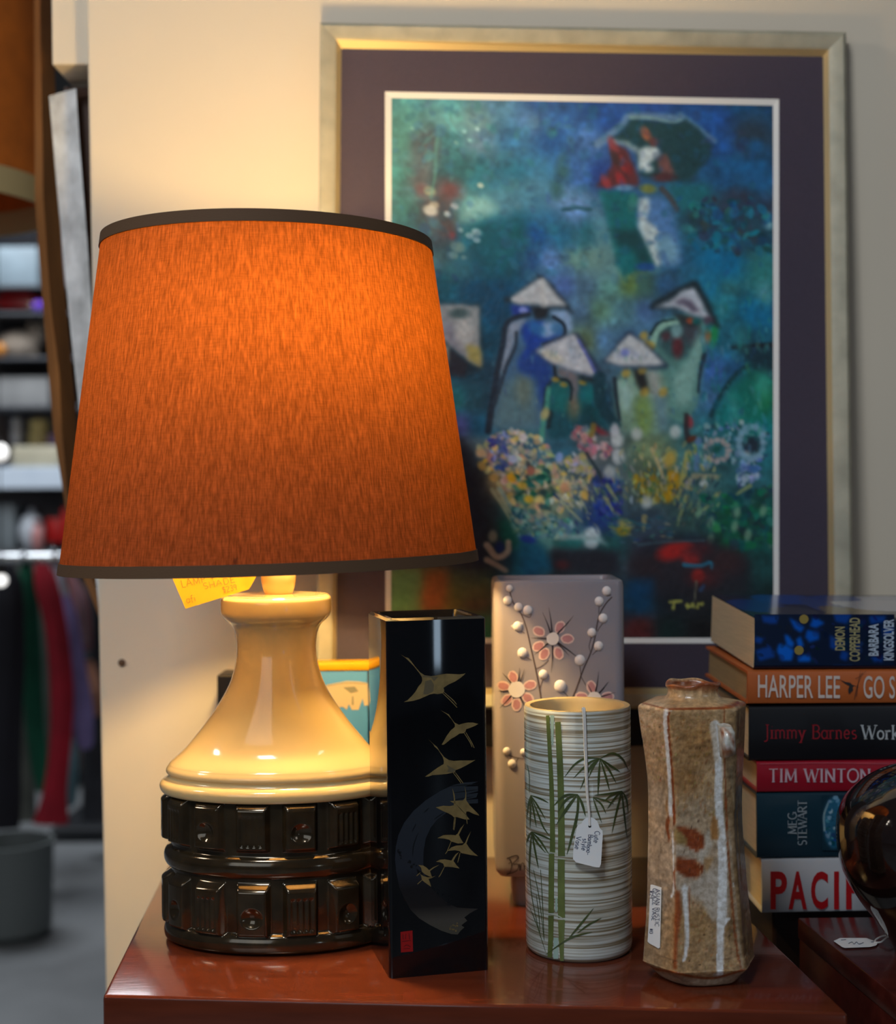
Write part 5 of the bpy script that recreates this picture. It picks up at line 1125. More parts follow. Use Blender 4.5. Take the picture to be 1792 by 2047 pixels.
# swing tag
tg = thing('swing_tag', tuple(GS.at(1175, 1680, 0.004)), 'white handwritten swing tag on string, hanging down the bamboo vase', 'tag')
d_ = ray(1175, 1690); pt = GS.at(1175, 1690, 0.0065)
TS = PlaneS(pt, (-0.10, -1.0, 0.10))
paper = mat('white_card', (0.80, 0.81, 0.82), 0.75)
tp = [(1146, 1717), (1146.5, 1700), (1153, 1655), (1156, 1649), (1163, 1646), (1166, 1640), (1172, 1635), (1180, 1633), (1188, 1636), (1194, 1641), (1197, 1648), (1200, 1656), (1205, 1661), (1205.5, 1670), (1202, 1727), (1199, 1734), (1193, 1734), (1152, 1724)]
V = [TS.at(x, y, 0) for x, y in tp] + [TS.at(x, y, -0.0005) for x, y in tp]; n = len(tp)
obj('card', V, [tuple(range(n)), tuple(range(n, 2 * n))[::-1]] + [(i, (i + 1) % n, n + (i + 1) % n, n + i) for i in range(n)], paper, tg, smooth=False)
d = Decal(TS, 0.0003); d.blob(1179.5, 1651.5, 3.0); d.build('punched_hole', mat('hole_dark', (0.01, 0.01, 0.012), 0.8), tg)
d = Decal(TS, 0.0003); dv, uv = (-0.12, 0.993), (0.993, 0.12)
write(d, 'Cute', 1190, 1661, 10, 1.0, dv, uv, .95, .12, wob=.03)
write(d, 'Bamboo-', 1177, 1668, 9.5, 1.0, dv, uv, .95, .1, wob=.03)
write(d, 'style', 1165.5, 1676, 10, 1.0, dv, uv, .95, .12, wob=.03)
write(d, 'Vase', 1152.5, 1672, 10, 1.0, dv, uv, 1.0, .12, wob=.03)
d.build('handwriting', mat('blue_black_ink', rgb(40, 50, 90), 0.6), tg)
strm = _mats['white_string']
top = GS.at(1168, 1420, 0.0006)
for k, xo in enumerate((-1.6, 1.6)):
    pts = [GS.at(1164 + xo * 1.6, 1416, -0.012), Vector((GS.at(1166 + xo, 1417, -.003).x, GS.at(1166 + xo, 1417, -.003).y, gz + .0014)), GS.at(1168 + xo, 1424, 0.0010), GS.at(1171 + xo * .9, 1500, 0.0012), GS.at(1174 + xo * .6, 1580, 0.0022), TS.at(1178.5 + xo * .3, 1630, .0004), TS.at(1179.5, 1651, .0007)]
    pts[0].z = gz - 0.012
    V, Fc = tube(spline([tuple(p) for p in pts], 6), 0.00085, 6); obj('string', V, Fc, strm, tg)

# ================================================================== rustic stoneware vase
RD = T(1390, 1950).y; rx = P(1390, 1950, RD).x
cang = [-79, -30, 43, 92, 150, 215]
def hexr(th):
    t = math.degrees(th) % 360; cs = sorted(c % 360 for c in cang)
    for i in range(6):
        a, b = cs[i], cs[(i + 1) % 6] + (360 if i == 5 else 0); tt = t if t >= a or i < 5 else t + 360
        if i == 5 and t < cs[0]: tt = t + 360
        if a <= tt <= b:
            A_, B_2, T_ = math.radians(a), math.radians(b), math.radians(tt)
            return math.sin(B_2 - A_) / (math.sin(T_ - A_) + math.sin(B_2 - T_))
    return 1
NR = 240
hr = np.array([hexr(2 * math.pi * i / NR) for i in range(NR)])
ker = np.array([1, 2, 3, 2, 1.]); ker /= ker.sum()
hr = sum(np.roll(hr, k - 2) * ker[k] for k in range(5))
lev = [(1950, 1334, 1462, .2), (1946, 1318, 1478, .35), (1930, 1300, 1494, .75), (1915, 1280.5, 1510, .95), (1909, 1279.5, 1510.5, 1), (1890, 1281, 1507, 1), (1850, 1284, 1504, 1), (1791, 1288, 1498, 1), (1711, 1290.5, 1490.5, 1), (1630, 1291.5, 1485.5, 1), (1550, 1289.5, 1487, 1), (1485, 1281.5, 1490, 1), (1440, 1275, 1491.5, 1), (1420, 1272.5, 1492.5, 1), (1409, 1272, 1493, 1), (1404, 1276, 1489, 1), (1401, 1284, 1481, .95)]
ls = spline(lev, 14)
V = []; rnd = np.random.default_rng(5)
bump_a = rnd.normal(0, 1, (9, 12))
for y, l, r_, k in ls:
    cxp = P((l + r_) / 2, y, RD).x; hw = (r_ - l) / 2 * RD / F
    for i in range(NR):
        th = 2 * math.pi * i / NR; q_ = (1 - k) + k * hr[i] * 1.0
        fy = (y - 1400) / 560 * 7.99; fi = i / NR * 11.99
        wob = bump_a[int(min(max(fy, 0), 8)), int(fi)] * 0.0003
        rr = hw * q_ * 1.005 + wob
        V.append(Vector((cxp + rr * math.sin(th), RD - rr * math.cos(th) * 0.95, zat(y, RD, 1390))))
NL = len(ls)
# deck, neck, lip and inside
nxc = P(1386, 1390, RD).x
neck = [(1398, 82, .75), (1396, 66, .35), (1394, 58, .1), (1390, 52.5, 0), (1383, 50, 0), (1376, 49.5, 0), (1371, 52, 0), (1368, 54.5, 0), (1365, 54.5, 0), (1363, 52, 0), (1364, 47, 0), (1370, 43, 0), (1385, 42, 0), (1420, 50, 0)]
for y, r_, k in neck:
    for i in range(NR):
        th = 2 * math.pi * i / NR; q_ = (1 - k) + k * hr[i]; cc = P(1382, y, RD).x * k + nxc * (1 - k)
        wz = (0.0011 * math.sin(2 * th + .7) + .0008 * math.sin(5 * th)) if y < 1372 else 0
        rr = r_ * RD / F * q_
        V.append(Vector((cc + rr * math.sin(th), RD - rr * math.cos(th) * .95, zat(y, RD, 1390) + wz)))
Fc = grid_faces(NR, NL + len(neck), closed_u=True); Fc.append(tuple(range(NR))[::-1]); Fc.append(tuple(range((NL + len(neck) - 1) * NR, (NL + len(neck)) * NR)))
rus = thing('faceted_vase', (rx, RD, 0), 'rustic faceted stoneware vase with narrow neck, tan glaze and white drips', 'vase')
def Zr(x, y): return 1250 + x / 3.1, 1340 + y / 3.1
rc = Canvas(1262, 1350, 1520, 1995, 1.5)
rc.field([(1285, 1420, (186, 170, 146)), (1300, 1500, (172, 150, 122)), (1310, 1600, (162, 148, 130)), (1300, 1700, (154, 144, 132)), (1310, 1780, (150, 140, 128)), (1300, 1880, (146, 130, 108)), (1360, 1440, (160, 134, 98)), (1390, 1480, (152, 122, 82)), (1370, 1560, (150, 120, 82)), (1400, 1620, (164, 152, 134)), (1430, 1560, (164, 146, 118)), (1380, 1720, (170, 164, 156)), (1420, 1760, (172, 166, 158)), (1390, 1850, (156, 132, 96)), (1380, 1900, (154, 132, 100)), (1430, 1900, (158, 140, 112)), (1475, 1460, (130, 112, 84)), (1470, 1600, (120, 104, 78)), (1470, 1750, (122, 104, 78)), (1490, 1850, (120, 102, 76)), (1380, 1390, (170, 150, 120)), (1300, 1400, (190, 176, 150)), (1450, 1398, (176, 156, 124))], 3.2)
rc.mottle(.07, 9); rc.mottle(.06, 3)
rust, wht = (124, 60, 26), (214, 232, 255)
def st(p, w, c, w1=None, s=2.0, a=1.0): rc.stroke([Zr(*q) for q in p], w, c, w1, s, a)
rc.scatter([Zr(*p) for p in ((80, 200), (250, 230), (280, 700), (130, 700))], 500, [(150, 110, 66), (190, 176, 152), (166, 132, 88)], (.8, 2.2), a=(.3, .7))
rc.scatter([Zr(*p) for p in ((280, 280), (560, 260), (560, 900), (320, 900))], 700, [(132, 98, 54), (170, 148, 110), (146, 110, 64)], (.8, 2.4), a=(.3, .7))
rc.scatter([Zr(*p) for p in ((310, 1380), (690, 1380), (700, 1880), (310, 1860))], 500, [(142, 100, 56), (178, 160, 130), (160, 120, 76)], (.8, 2.6), a=(.3, .6))
st([(70, 210), (72, 300), (95, 440)], 5, rust, 2, 3, .8); st([(80, 195), (160, 215), (260, 240)], 2.5, rust, 2.5, 2, .8)
st([(262, 240), (400, 238), (620, 230), (700, 200)], 4, rust, 6, 2.5, .9); st([(630, 225), (750, 205)], 8, (136, 72, 32), 8, 3, .8)
st([(255, 250), (250, 330), (272, 600), (285, 900)], 9, wht, 7, 3, .85); st([(275, 262), (268, 340), (290, 600), (304, 880), (305, 950)], 3.4, rust, 4.5, 1.5, .95)
st([(262, 800), (256, 860), (270, 900)], 5, (150, 112, 70), 4, 2, .8); st([(268, 920), (262, 980), (275, 1050)], 9, rust, 5, 2, .85)
st([(295, 1000), (300, 1200), (300, 1360), (290, 1400)], 3.6, wht, 3, 1.6, .9); st([(305, 1240), (310, 1350)], 4, rust, 3, 1.6, .8)
rc.poly([Zr(*p) for p in ((305, 1340), (400, 1320), (640, 1180), (640, 1540), (610, 1560), (540, 1560), (480, 1440), (400, 1380))], (172, 172, 170), 3, .9)
rc.poly([Zr(*p) for p in ((310, 1370), (340, 1370), (350, 1500), (325, 1700), (318, 1850), (300, 1850))], rust, 2, .85)
st([(370, 1350), (378, 1500), (385, 1650), (375, 1760), (365, 1800)], 11, wht, 5, 2.5, .95); st([(400, 1350), (395, 1560)], 3, rust, 2, 1.5, .6)
st([(560, 330), (580, 600), (580, 800), (595, 1000), (605, 1200), (600, 1560)], 14, wht, 18, 4, .95)
st([(595, 1540), (590, 1700), (588, 1890)], 15, wht, 13, 3, .97); st([(640, 1540), (600, 1600)], 6, wht, 5, 2, .9); st([(560, 1890), (550, 1970)], 9, (172, 176, 180), 9, 3, .7)
st([(540, 340), (560, 480), (570, 560)], 12, (196, 198, 196), 10, 4, .8)
st([(560, 1000), (500, 1080), (480, 1150)], 26, (176, 178, 176), 20, 6, .85)
rc.poly([Zr(*p) for p in ((545, 900), (575, 920), (580, 1050), (535, 1050), (528, 980))], (150, 112, 66), 1.5, .98)
rc.poly([Zr(*p) for p in ((318, 965), (440, 985), (490, 1030), (490, 1100), (440, 1125), (370, 1080), (310, 1060))], rust, 1.6, 1)
rc.poly([Zr(*p) for p in ((305, 975), (345, 1000), (385, 1045), (385, 1085), (330, 1080), (305, 1050))], (146, 128, 84), 1.5, 1)
st([(400, 1000), (470, 1060), (450, 1110)], 1.6, (170, 110, 70), 1.6, 1.2, .7)
rc.poly([Zr(*p) for p in ((318, 1155), (440, 1175), (490, 1215), (485, 1245), (450, 1290), (380, 1280), (312, 1240))], rust, 1.6, 1)
st([(440, 1180), (470, 1230), (440, 1290)], 1.6, (186, 160, 130), 1.6, 1.2, .7); rc.poly([Zr(*p) for p in ((490, 1160), (555, 1160), (510, 1250), (490, 1230))], (156, 128, 88), 2, .8)
st([(615, 240), (618, 560), (628, 900), (640, 1120), (660, 1400), (690, 1700), (720, 1850)], 2.8, (122, 66, 30), 4.4, 1.6, .9)
st([(655, 600), (680, 860)], 4, (150, 142, 122), 3, 2, .7); st([(700, 560), (728, 980)], 3.5, (150, 142, 122), 3, 2, .6)
st([(640, 1000), (660, 1200), (700, 1620), (728, 1850)], 6, (150, 144, 132), 5, 3, .7)
rc.poly([Zr(*p) for p in ((90, 1790), (180, 1860), (400, 1905), (600, 1900), (740, 1860), (680, 1960), (480, 2000), (280, 1960))], (142, 132, 122), 2, .9)
st([(90, 1790), (170, 1845), (300, 1870), (430, 1900), (560, 1905), (740, 1855)], 4, rust, 4, 2.5, .8)
rc.poly([Zr(*p) for p in ((240, 150), (600, 150), (590, 190), (250, 190))], (164, 144, 112), 3, .7)
rc.poly([Zr(*p) for p in ((250, 60), (600, 60), (590, 118), (500, 128), (380, 120), (260, 110))], (124, 64, 32), 2, .95)
st([(290, 90), (400, 108), (560, 100)], 3, (160, 110, 80), 3, 2, .6)
for _ in range(70): rc.dab(random.uniform(1285, 1500), random.uniform(1420, 1930), random.uniform(.8, 1.8), random.uniform(.7, 1.4), 0, (70, 50, 36), .8)
rm_ = vcol_mat('stoneware_glaze', 0.28, 0.5, speckle=(260, 0.34), bump=(150, 0.35), coat=0.25)
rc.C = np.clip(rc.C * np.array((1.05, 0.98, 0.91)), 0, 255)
o = obj('body', V, Fc, rm_, rus, angle=60)
def px_paint(o, canv, gain):
    org = wpos(o); cols = []
    for v in o.data.vertices:
        x, y = project(v.co + org); cols.append(canv.sample(x, y))
    paint(o, np.clip(s2l(np.clip(np.array(cols), 0, 255)) * gain, 0, .9))
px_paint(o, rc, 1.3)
# folded lug on the right ridge
def Zq(x, y, D): return P(*Zr(x, y), D)
secs = [((595, 345), 22, 8, 1.131), ((615, 340), 42, 20, 1.127), ((628, 375), 50, 24, 1.123), ((630, 430), 50, 22, 1.121), ((636, 480), 48, 22, 1.121), ((638, 520), 50, 18, 1.121)]
V = []; nn = 20
for (x, y), w_, dd, D in secs:
    for i in range(nn):
        a = 2 * math.pi * i / nn; c_x = abs(math.cos(a)) ** .6 * (1 if math.cos(a) > 0 else -1)
        V.append(Zq(x + w_ * c_x * .95, y + (16 if y > 470 else 0) * -c_x, D) + Vector((0, dd / 1000 * math.sin(a) * .55, 0)))
Fc = grid_faces(nn, len(secs), closed_u=True); Fc.append(tuple(range(nn))[::-1]); Fc.append(tuple(range((len(secs) - 1) * nn, len(secs) * nn)))
lg = obj('lug', V, Fc, rm_, rus, angle=50)
lc = Canvas(1415, 1430, 1480, 1530, 1.5); lc.C[:] = (196, 196, 190)
lc.dab(*Zr(605, 375), 5, 7, 0, (124, 62, 34), .95); lc.stroke([Zr(650, 380), Zr(670, 440), Zr(665, 490), Zr(610, 500)], 5, (130, 66, 34), 6, 2, .9); lc.poly([Zr(*p) for p in ((590, 520), (690, 490), (690, 570), (590, 570))], (104, 84, 66), 2, .9); lc.dab(*Zr(625, 460), 5, 6, 0, (216, 224, 228), .9)
px_paint(lg, lc, 1.2)
# price sticker on the left facet
stc = [(1301, 1769), (1304, 1768), (1323, 1774), (1320, 1894), (1317, 1896), (1299, 1886), (1295, 1882), (1296, 1870)]
cx_, cy_ = rx, RD
aL, aA = math.radians(-79), math.radians(-30)
def facet(ypx):
    i = min(range(NL), key=lambda k_: abs(ls[k_][0] - ypx)); y, l, r_, k = ls[i]; hw = (r_ - l) / 2 * RD / F * 1.005; cc = P((l + r_) / 2, y, RD).x
    return Vector((cc + hw * math.sin(aL), RD - hw * math.cos(aL) * .95, zat(y, RD, 1390))), Vector((cc + hw * math.sin(aA), RD - hw * math.cos(aA) * .95, zat(y, RD, 1390)))
p0, p1 = facet(1770); p2, p3 = facet(1890)
nf = (p1 - p0).cross(p3 - p0).normalized(); RS = PlaneS((p0 + p1 + p2 + p3) / 4, nf)
d = Decal(RS, 0.0011); d.poly(stc); stk = d.build('price_sticker', paper, rus); tag(stk, 'white handwritten price sticker')
d = Decal(RS, 0.0014); dv, uv = (-0.03, 0.9995), (0.9995, 0.03)
write(d, 'ASIAN RUSTIC', 1312, 1777, 8.0, 0.9, dv, uv, 1.12, .12, wob=.03)
write(d, 'GLAZE VASE', 1305.5, 1776, 7.0, 0.9, dv, uv, 1.2, .16, wob=.03)
write(d, '#29', 1299.5, 1780, 6.0, 0.9, dv, uv, 1.3, .2, wob=.03); write(d, '#f3', 1299.5, 1856, 6.0, 0.9, dv, uv, 1.0, .1, wob=.03)
d.build('handwriting', _mats['blue_black_ink'], stk)

# ================================================================== picture tin behind the lamp
ED = 1.49
x0, x1 = P(500, 1400, ED).x, P(738, 1400, ED).x
bt = thing('picture_tin', ((x0 + x1) / 2, ED, 0), 'blue box with yellow top edge and pale arch, half hidden behind lamp', 'box')
V, Fc = abox(x0, x1 - .0012, ED, ED + 0.028, 0, zat(1341, ED, 640), .0015); obj('body', V, Fc, mat('box_blue', rgb(66, 134, 200), 0.5, noise=(30, .06)), bt)
V, Fc = abox(x0 - .001, x1 + .0012, ED - .0012, ED + 0.029, zat(1341, ED, 640), zat(1325, ED, 640), .0015); o = obj('lid', V, Fc, mat('box_yellow', rgb(238, 170, 10), 0.45), bt); tag(o, 'yellow lid edge')
XS = PlaneS((0, ED, 0), (0, -1, 0))
def Zp(x, y): return 600 + x / 5.12, 1130 + y / 5.12
d = Decal(XS, .0003); d.poly([Zp(*p) for p in ((270, 1225), (480, 1185), (600, 1190), (690, 1205), (700, 1430), (660, 1440), (640, 1360), (600, 1480), (530, 1480), (500, 1420), (480, 1480), (440, 1450), (410, 1450), (330, 1520), (240, 1400))]); d.build('pale_arch', mat('arch_beige', rgb(206, 186, 152), .6), bt)
d = Decal(XS, .0005); d.poly([Zp(*p) for p in ((440, 1250), (560, 1240), (600, 1290), (520, 1310))]); d.stroke([Zp(540, 1340), Zp(540, 1430)], 3, 4); d.stroke([Zp(280, 1235), Zp(480, 1205), Zp(680, 1215)], 1.5); d.build('grey_detail', mat('arch_grey', rgb(130, 128, 110), .6), bt)

# ================================================================== books
def serif_colour(): pass
BY0 = BD; yaw = math.radians(-1.2)
bx = Vector((math.cos(yaw), math.sin(yaw) * -1, 0)).normalized(); by = Vector((-bx.y, bx.x, 0))
by = Vector((math.sin(math.radians(-1.5)), math.cos(math.radians(-1.5)), 0)); bx = Vector((by.y, -by.x, 0))
by0 = by
pages_m = mat('book_pages', rgb(206, 186, 150), 0.9, noise=(1, 0.10, (30, 30, 1500)))
def book(px, py_t, py_b, length, cover_m, label, hard=True, depth=0.155, roll=0.0, dD=0.0, z0=None, pagec=None, tilt=0.0, turn=0.0):
    D = BY0 + dD; A = P(px, py_b, D); th = (py_b - py_t) * D / F
    if z0 is not None: A.z = z0
    ez = Vector((math.sin(math.radians(roll)), 0, math.cos(math.radians(roll)))); exx = Vector((bx.x * math.cos(math.radians(roll)), bx.y, -math.sin(math.radians(roll)))).normalized()
    if turn or tilt:
        tr_, ti = math.radians(turn), math.radians(tilt)
        by_ = Vector((math.sin(tr_), math.cos(tr_), 0)); exx = Vector((by_.y, -by_.x, 0)) * math.cos(math.radians(roll)) + Vector((0, 0, -math.sin(math.radians(roll))))
        by = by_ * math.cos(ti) + Vector((0, 0, math.sin(ti))); ez = exx.cross(by).normalized()
    else: by = by0
    root = thing('book', tuple(A + exx * length / 2 + by * depth / 2), label, 'book', None)
    t = 0.0026 if hard else 0.0006; ov = 0.0032 if hard else 0.0
    m = MB(); V = []
    # cover: one wrapped sheet: bottom board, rounded spine, top board
    prof = [(depth, 0), (0.004, 0)] + [(0.004 - 0.004 * math.sin(math.radians(a)) , th / 2 - th / 2 * math.cos(math.radians(a))) for a in (20, 45)] 
    r = 0.003; prof = [(depth, 0), (r, 0), (r * .3, r * .3), (0, r), (-0.0012 if hard else 0, th * .5), (0, th - r), (r * .3, th - r * .3), (r, th), (depth, th)]
    inn = [(depth, t), (r + t * .6, t), (t + .0004, t + r * .6), (t, th * .5), (t + .0004, th - t - r * .6), (r + t * .6, th - t), (depth, th - t)]
    loop = prof + inn[::-1]; n_ = len(loop)
    for s_ in (0, length):
        for (dy, dz) in loop: V.append(A + exx * s_ + by * dy + ez * dz)
    Fc = grid_faces(n_, 2, closed_u=True)
    for base in (0, n_):
        Fc += [tuple(base + i for i in tri) for tri in tessellate_polygon([[Vector((p[0], p[1], 0)) for p in loop]])]
    obj('cover', V, Fc, cover_m, root, angle=28)
    V, Fc = rbox(A + exx * ov + by * (t + .002) + ez * t, exx * (length - 2 * ov), by * (depth - t - .002 - ov), ez * (th - 2 * t))
    obj('page_block', V, Fc, pagec or pages_m, root, smooth=False)
    S = PlaneS(A - by * (0.0013 if hard else 0.0), -by); root['_by'] = tuple(by)
    return root, S, A, th, exx, ez
zc = zb
b6, S6, A6, t6, e6, _ = book(1524, 1717, 1826, .236, mat('jacket_white', rgb(196, 196, 200), .35, noise=(8, .03)), 'hardback with white spine and red lettering, lowest of the book stack', z0=zb)
d = Decal(S6, .0003); red6 = mat('letter_red', rgb(178, 8, 18), .5)
for ch, a_, b_x in (('P', 1541, 1574), ('A', 1577, 1614), ('C', 1622, 1656), ('I', 1668, 1678), ('F', 1692, 1722), ('I', 1734, 1744), ('C', 1756, 1790)): type_in(d, ch, a_, 1742, b_x, 1818, bold=.03)
d.build('title_lettering', red6, b6)
b5, S5, A5, t5, e5, _ = book(1514, 1583, 1714, .236, mat('jacket_teal', rgb(24, 52, 66), .3, noise=(5, .1)), 'thick dark teal hardback in the stack, second from the bottom', z0=A6.z + t6 + .0006, roll=.1)
d = Decal(S5, .0003); serif_up = dict(dirn=(0, -1), upv=(-1, 0))
write(d, 'MEG', 1593, 1667, 17, 2.1, serif=True, sx=1.0, gap=.12, **serif_up); d.build('title_lettering', mat('letter_grey', rgb(150, 160, 166), .5), b5); d = Decal(S5, .0003); write(d, 'STEWART', 1613, 1690, 17, 2.1, serif=True, sx=1.0, gap=.06, **serif_up)
d.build('title_lettering', mat('letter_grey', rgb(150, 160, 166), .5), b5)
oc = Canvas(1644, 1590, 1700, 1700, 2); oc.C[:] = (24, 52, 66)
ov_ = [(1668 + 22 * math.cos(a), 1645 + 52 * math.sin(a)) for a in np.linspace(0, 6.28, 30)]
oc.poly(ov_, (40, 100, 130), 2); oc.scatter(ov_, 60, [(130, 180, 200), (180, 205, 215), (20, 80, 120), (90, 150, 180), (10, 60, 90)], (2, 6)); oc.stroke([(1649, 1660), (1648, 1630), (1656, 1606)], 4, (140, 170, 180), 3)
oc.build('oval_picture', S5, vcol_mat('printed_jacket', .35, .4), b5, .00025, 1.0)
b4, S4, A4, t4, e4, _ = book(1514, 1519, 1581, .234, mat('jacket_red', rgb(158, 22, 42), .35, noise=(10, .06)), 'slim red hardback with serif lettering, between black and teal books', z0=A5.z + t5 + .0006, roll=.25)
d = Decal(S4, .0003); write(d, 'TIM WINTON', 1538, 1563, 25.5, 3.2, serif=True, sx=1.02, gap=.14)
d.build('title_lettering', mat('letter_pinkwhite', rgb(206, 180, 190), .5), b4)
d = Decal(S4, .0003); d.stroke([(1520, 1527), (1640, 1525), (1790, 1527)], 1.0, 1.0, n=10); d.build('jacket_fold_line', mat('fold_pink', rgb(190, 96, 110), .5), b4)
b3, S3, A3, t3, e3, _ = book(1498, 1406, 1516, .240, mat('jacket_black', rgb(20, 20, 25), .4), 'thick black hardback with dark red author name, under the orange book', z0=A4.z + t4 + .0006, roll=.4, tilt=1.2, turn=-2.5)
d = Decal(S3, .0003); e_ = write(d, 'Jimmy Barnes', 1528, 1476, 27, 2.4, serif=True, sx=.90, gap=.14, dirn=(1, .004)); d.build('author_lettering', mat('letter_darkred', rgb(150, 26, 40), .5), b3)
d = Decal(S3, .0003); write(d, 'Work', 1724, 1477, 27, 3.0, serif=True, sx=1.0, gap=.1, dirn=(1, .006)); d.build('title_lettering', mat('letter_silver', rgb(190, 194, 196), .5), b3)
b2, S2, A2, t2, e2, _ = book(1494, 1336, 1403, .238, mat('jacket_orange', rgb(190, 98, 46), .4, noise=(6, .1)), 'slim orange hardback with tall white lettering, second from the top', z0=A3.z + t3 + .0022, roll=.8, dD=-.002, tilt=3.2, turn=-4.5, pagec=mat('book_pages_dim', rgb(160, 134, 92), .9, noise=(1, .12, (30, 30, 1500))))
d = Decal(S2, .0003); type_in(d, 'HARPER LEE', 1516, 1349, 1680, 1394, bold=.006, slope=.012); d.build('author_lettering', mat('letter_offwhite', rgb(222, 206, 196), .5), b2); d = Decal(S2, .0003); type_in(d, 'GO S', 1727, 1351, 1790, 1396, bold=.006, slope=.012)
d.build('title_lettering', mat('letter_offwhite', rgb(222, 206, 196), .5), b2)
def Zo(x, y): return 1400 + x / 4.571, 1160 + y / 4.571
d = Decal(S2, .0004); d.poly([Zo(*p) for p in ((1275, 905), (1330, 930), (1370, 935), (1395, 955), (1410, 965), (1395, 980), (1400, 1005), (1360, 1040), (1355, 1000), (1365, 965), (1330, 945))])
for q in (((1410, 1090), (1440, 960), (1490, 830)), ((1430, 1060), (1450, 920), (1470, 820)), ((1420, 900), (1460, 880), (1520, 825)), ((1400, 960), (1450, 975))): d.stroke([Zo(*p) for p in q], 1.0, .5, n=5)
d.build('bird_motif', mat('motif_dark', rgb(44, 40, 42), .5), b2)
b1, S1, A1, t1, e1, ez1 = book(1508, 1226, 1329, .232, mat('cover_navy', rgb(8, 18, 40), .25, coat=.3), 'thick navy paperback with bright blue flowers, on top of the stack', hard=False, z0=A2.z + t2 + .0014, roll=1.0, dD=.001, depth=.153, tilt=4.6, turn=-5.0)
byb = Vector(b1['_by'])
for bk in (b1, b2, b3, b4, b5, b6): del bk['_by']
spc = Canvas(1509, 1228, 1790, 1330, 2); spc.C[:] = (6, 18, 40)
B_l = [(0, 70, 160), (10, 80, 170), (20, 60, 140), (0, 56, 130)]
def flower(c, pts):
    for p in pts: spc.poly([Zo(*q) for q in p], c, 1.6, .95)
flower((0, 78, 170), [[(700, 640), (720, 580), (790, 590), (860, 640), (840, 740), (740, 740)], [(770, 500), (800, 495), (860, 570), (850, 620), (790, 590)], [(880, 540), (920, 510), (950, 600), (900, 620)], [(900, 690), (1000, 680), (1020, 740), (900, 745)]])
flower((0, 70, 158), [[(810, 340), (870, 370), (960, 430), (920, 480), (860, 440)], [(1040, 330), (1140, 390), (1060, 440), (1000, 420)], [(980, 450), (1090, 480), (1090, 540), (1000, 570), (960, 520)]])
flower((6, 50, 120), [[(560, 330), (720, 320), (700, 400), (580, 390)], [(500, 520), (590, 520), (560, 580), (500, 570)], [(510, 640), (640, 600), (690, 700), (540, 740)], [(1220, 310), (1390, 310), (1340, 400), (1240, 380)], [(1190, 500), (1260, 540), (1250, 640), (1190, 620)], [(1540, 330), (1700, 320), (1690, 380), (1560, 400)], [(1290, 640), (1360, 660), (1340, 740), (1280, 720)], [(1560, 700), (1680, 690), (1660, 750), (1580, 745)], [(1660, 440), (1780, 420), (1760, 500), (1680, 520)]])
spc.scatter([(1510, 1230), (1788, 1232), (1788, 1328), (1510, 1326)], 60, [(4, 26, 60), (8, 14, 30), (10, 40, 90)], (3, 9), a=(.3, .7))
spc.build('spine_print', S1, vcol_mat('glossy_print', .2, .5, coat=.3), b1, .0002, 1.9)
d = Decal(S1, .0004)
for x, y in ((950, 355), (905, 640)): d.blob(*Zo(x, y), 9.2, n=20)
d.build('gold_dots', mat('foil_gold', rgb(184, 160, 84), .35, metal=.4), b1)
d = Decal(S1, .0004); type_in(d, 'DEMON', 1670, 1253, 1690, 1300, .02, True); type_in(d, 'COPPERHEAD', 1699, 1235, 1720, 1322, .02, True); d.build('title_lettering', mat('foil_gold_pale', rgb(196, 184, 130), .35, metal=.3), b1)
d = Decal(S1, .0004); type_in(d, 'BARBARA', 1737, 1247, 1757, 1311, .03, True); type_in(d, 'KINGSOLVER', 1767, 1238, 1788, 1320, .03, True); d.build('author_lettering', mat('letter_paleblue', rgb(190, 204, 220), .5), b1)
# printed top cover of the paperback
nu, nv = 60, 40; V = []; cols = []
for j in range(nv + 1):
    for i in range(nu + 1):
        u, v = i / nu, j / nv; V.append(A1 + e1 * (.232 * u) + byb * (.0035 + .149 * v) + ez1 * (t1 + .00025))
        c_p = np.array((30, 44, 66.))
        cols.append(c_p)
cols = np.array(cols).reshape(nv + 1, nu + 1, 3)
def blotch(u, v, ru, rv, c):
    for j in range(nv + 1):
        for i in range(nu + 1):
            dd = ((i / nu - u) / ru) ** 2 + ((j / nv - v) / rv) ** 2
            if dd < 1: cols[j, i] = c
for u, v, ru, rv, c in ((.1, .5, .12, .3, (10, 60, 130)), (.3, .8, .15, .25, (0, 70, 150)), (.22, .25, .1, .2, (60, 66, 76)), (.42, .5, .08, .4, (40, 70, 130)), (.5, .2, .1, .2, (130, 116, 90)), (.42, .3, .06, .2, (100, 92, 84)), (.7, .6, .22, .35, (170, 168, 176)), (.9, .3, .15, .3, (90, 84, 82)), (.55, .85, .12, .14, (10, 60, 130)), (.85, .85, .2, .12, (160, 160, 170))): blotch(u, v, ru, rv, c)
o = obj('front_cover_print', V, grid_faces(nu + 1, nv + 1), bpy.data.materials['glossy_print'], b1); paint(o, s2l(cols.reshape(-1, 3)))
for bk in (b1, b2, b3, b4, b5, b6): bk['group'] = 'stacked books on the plinth'

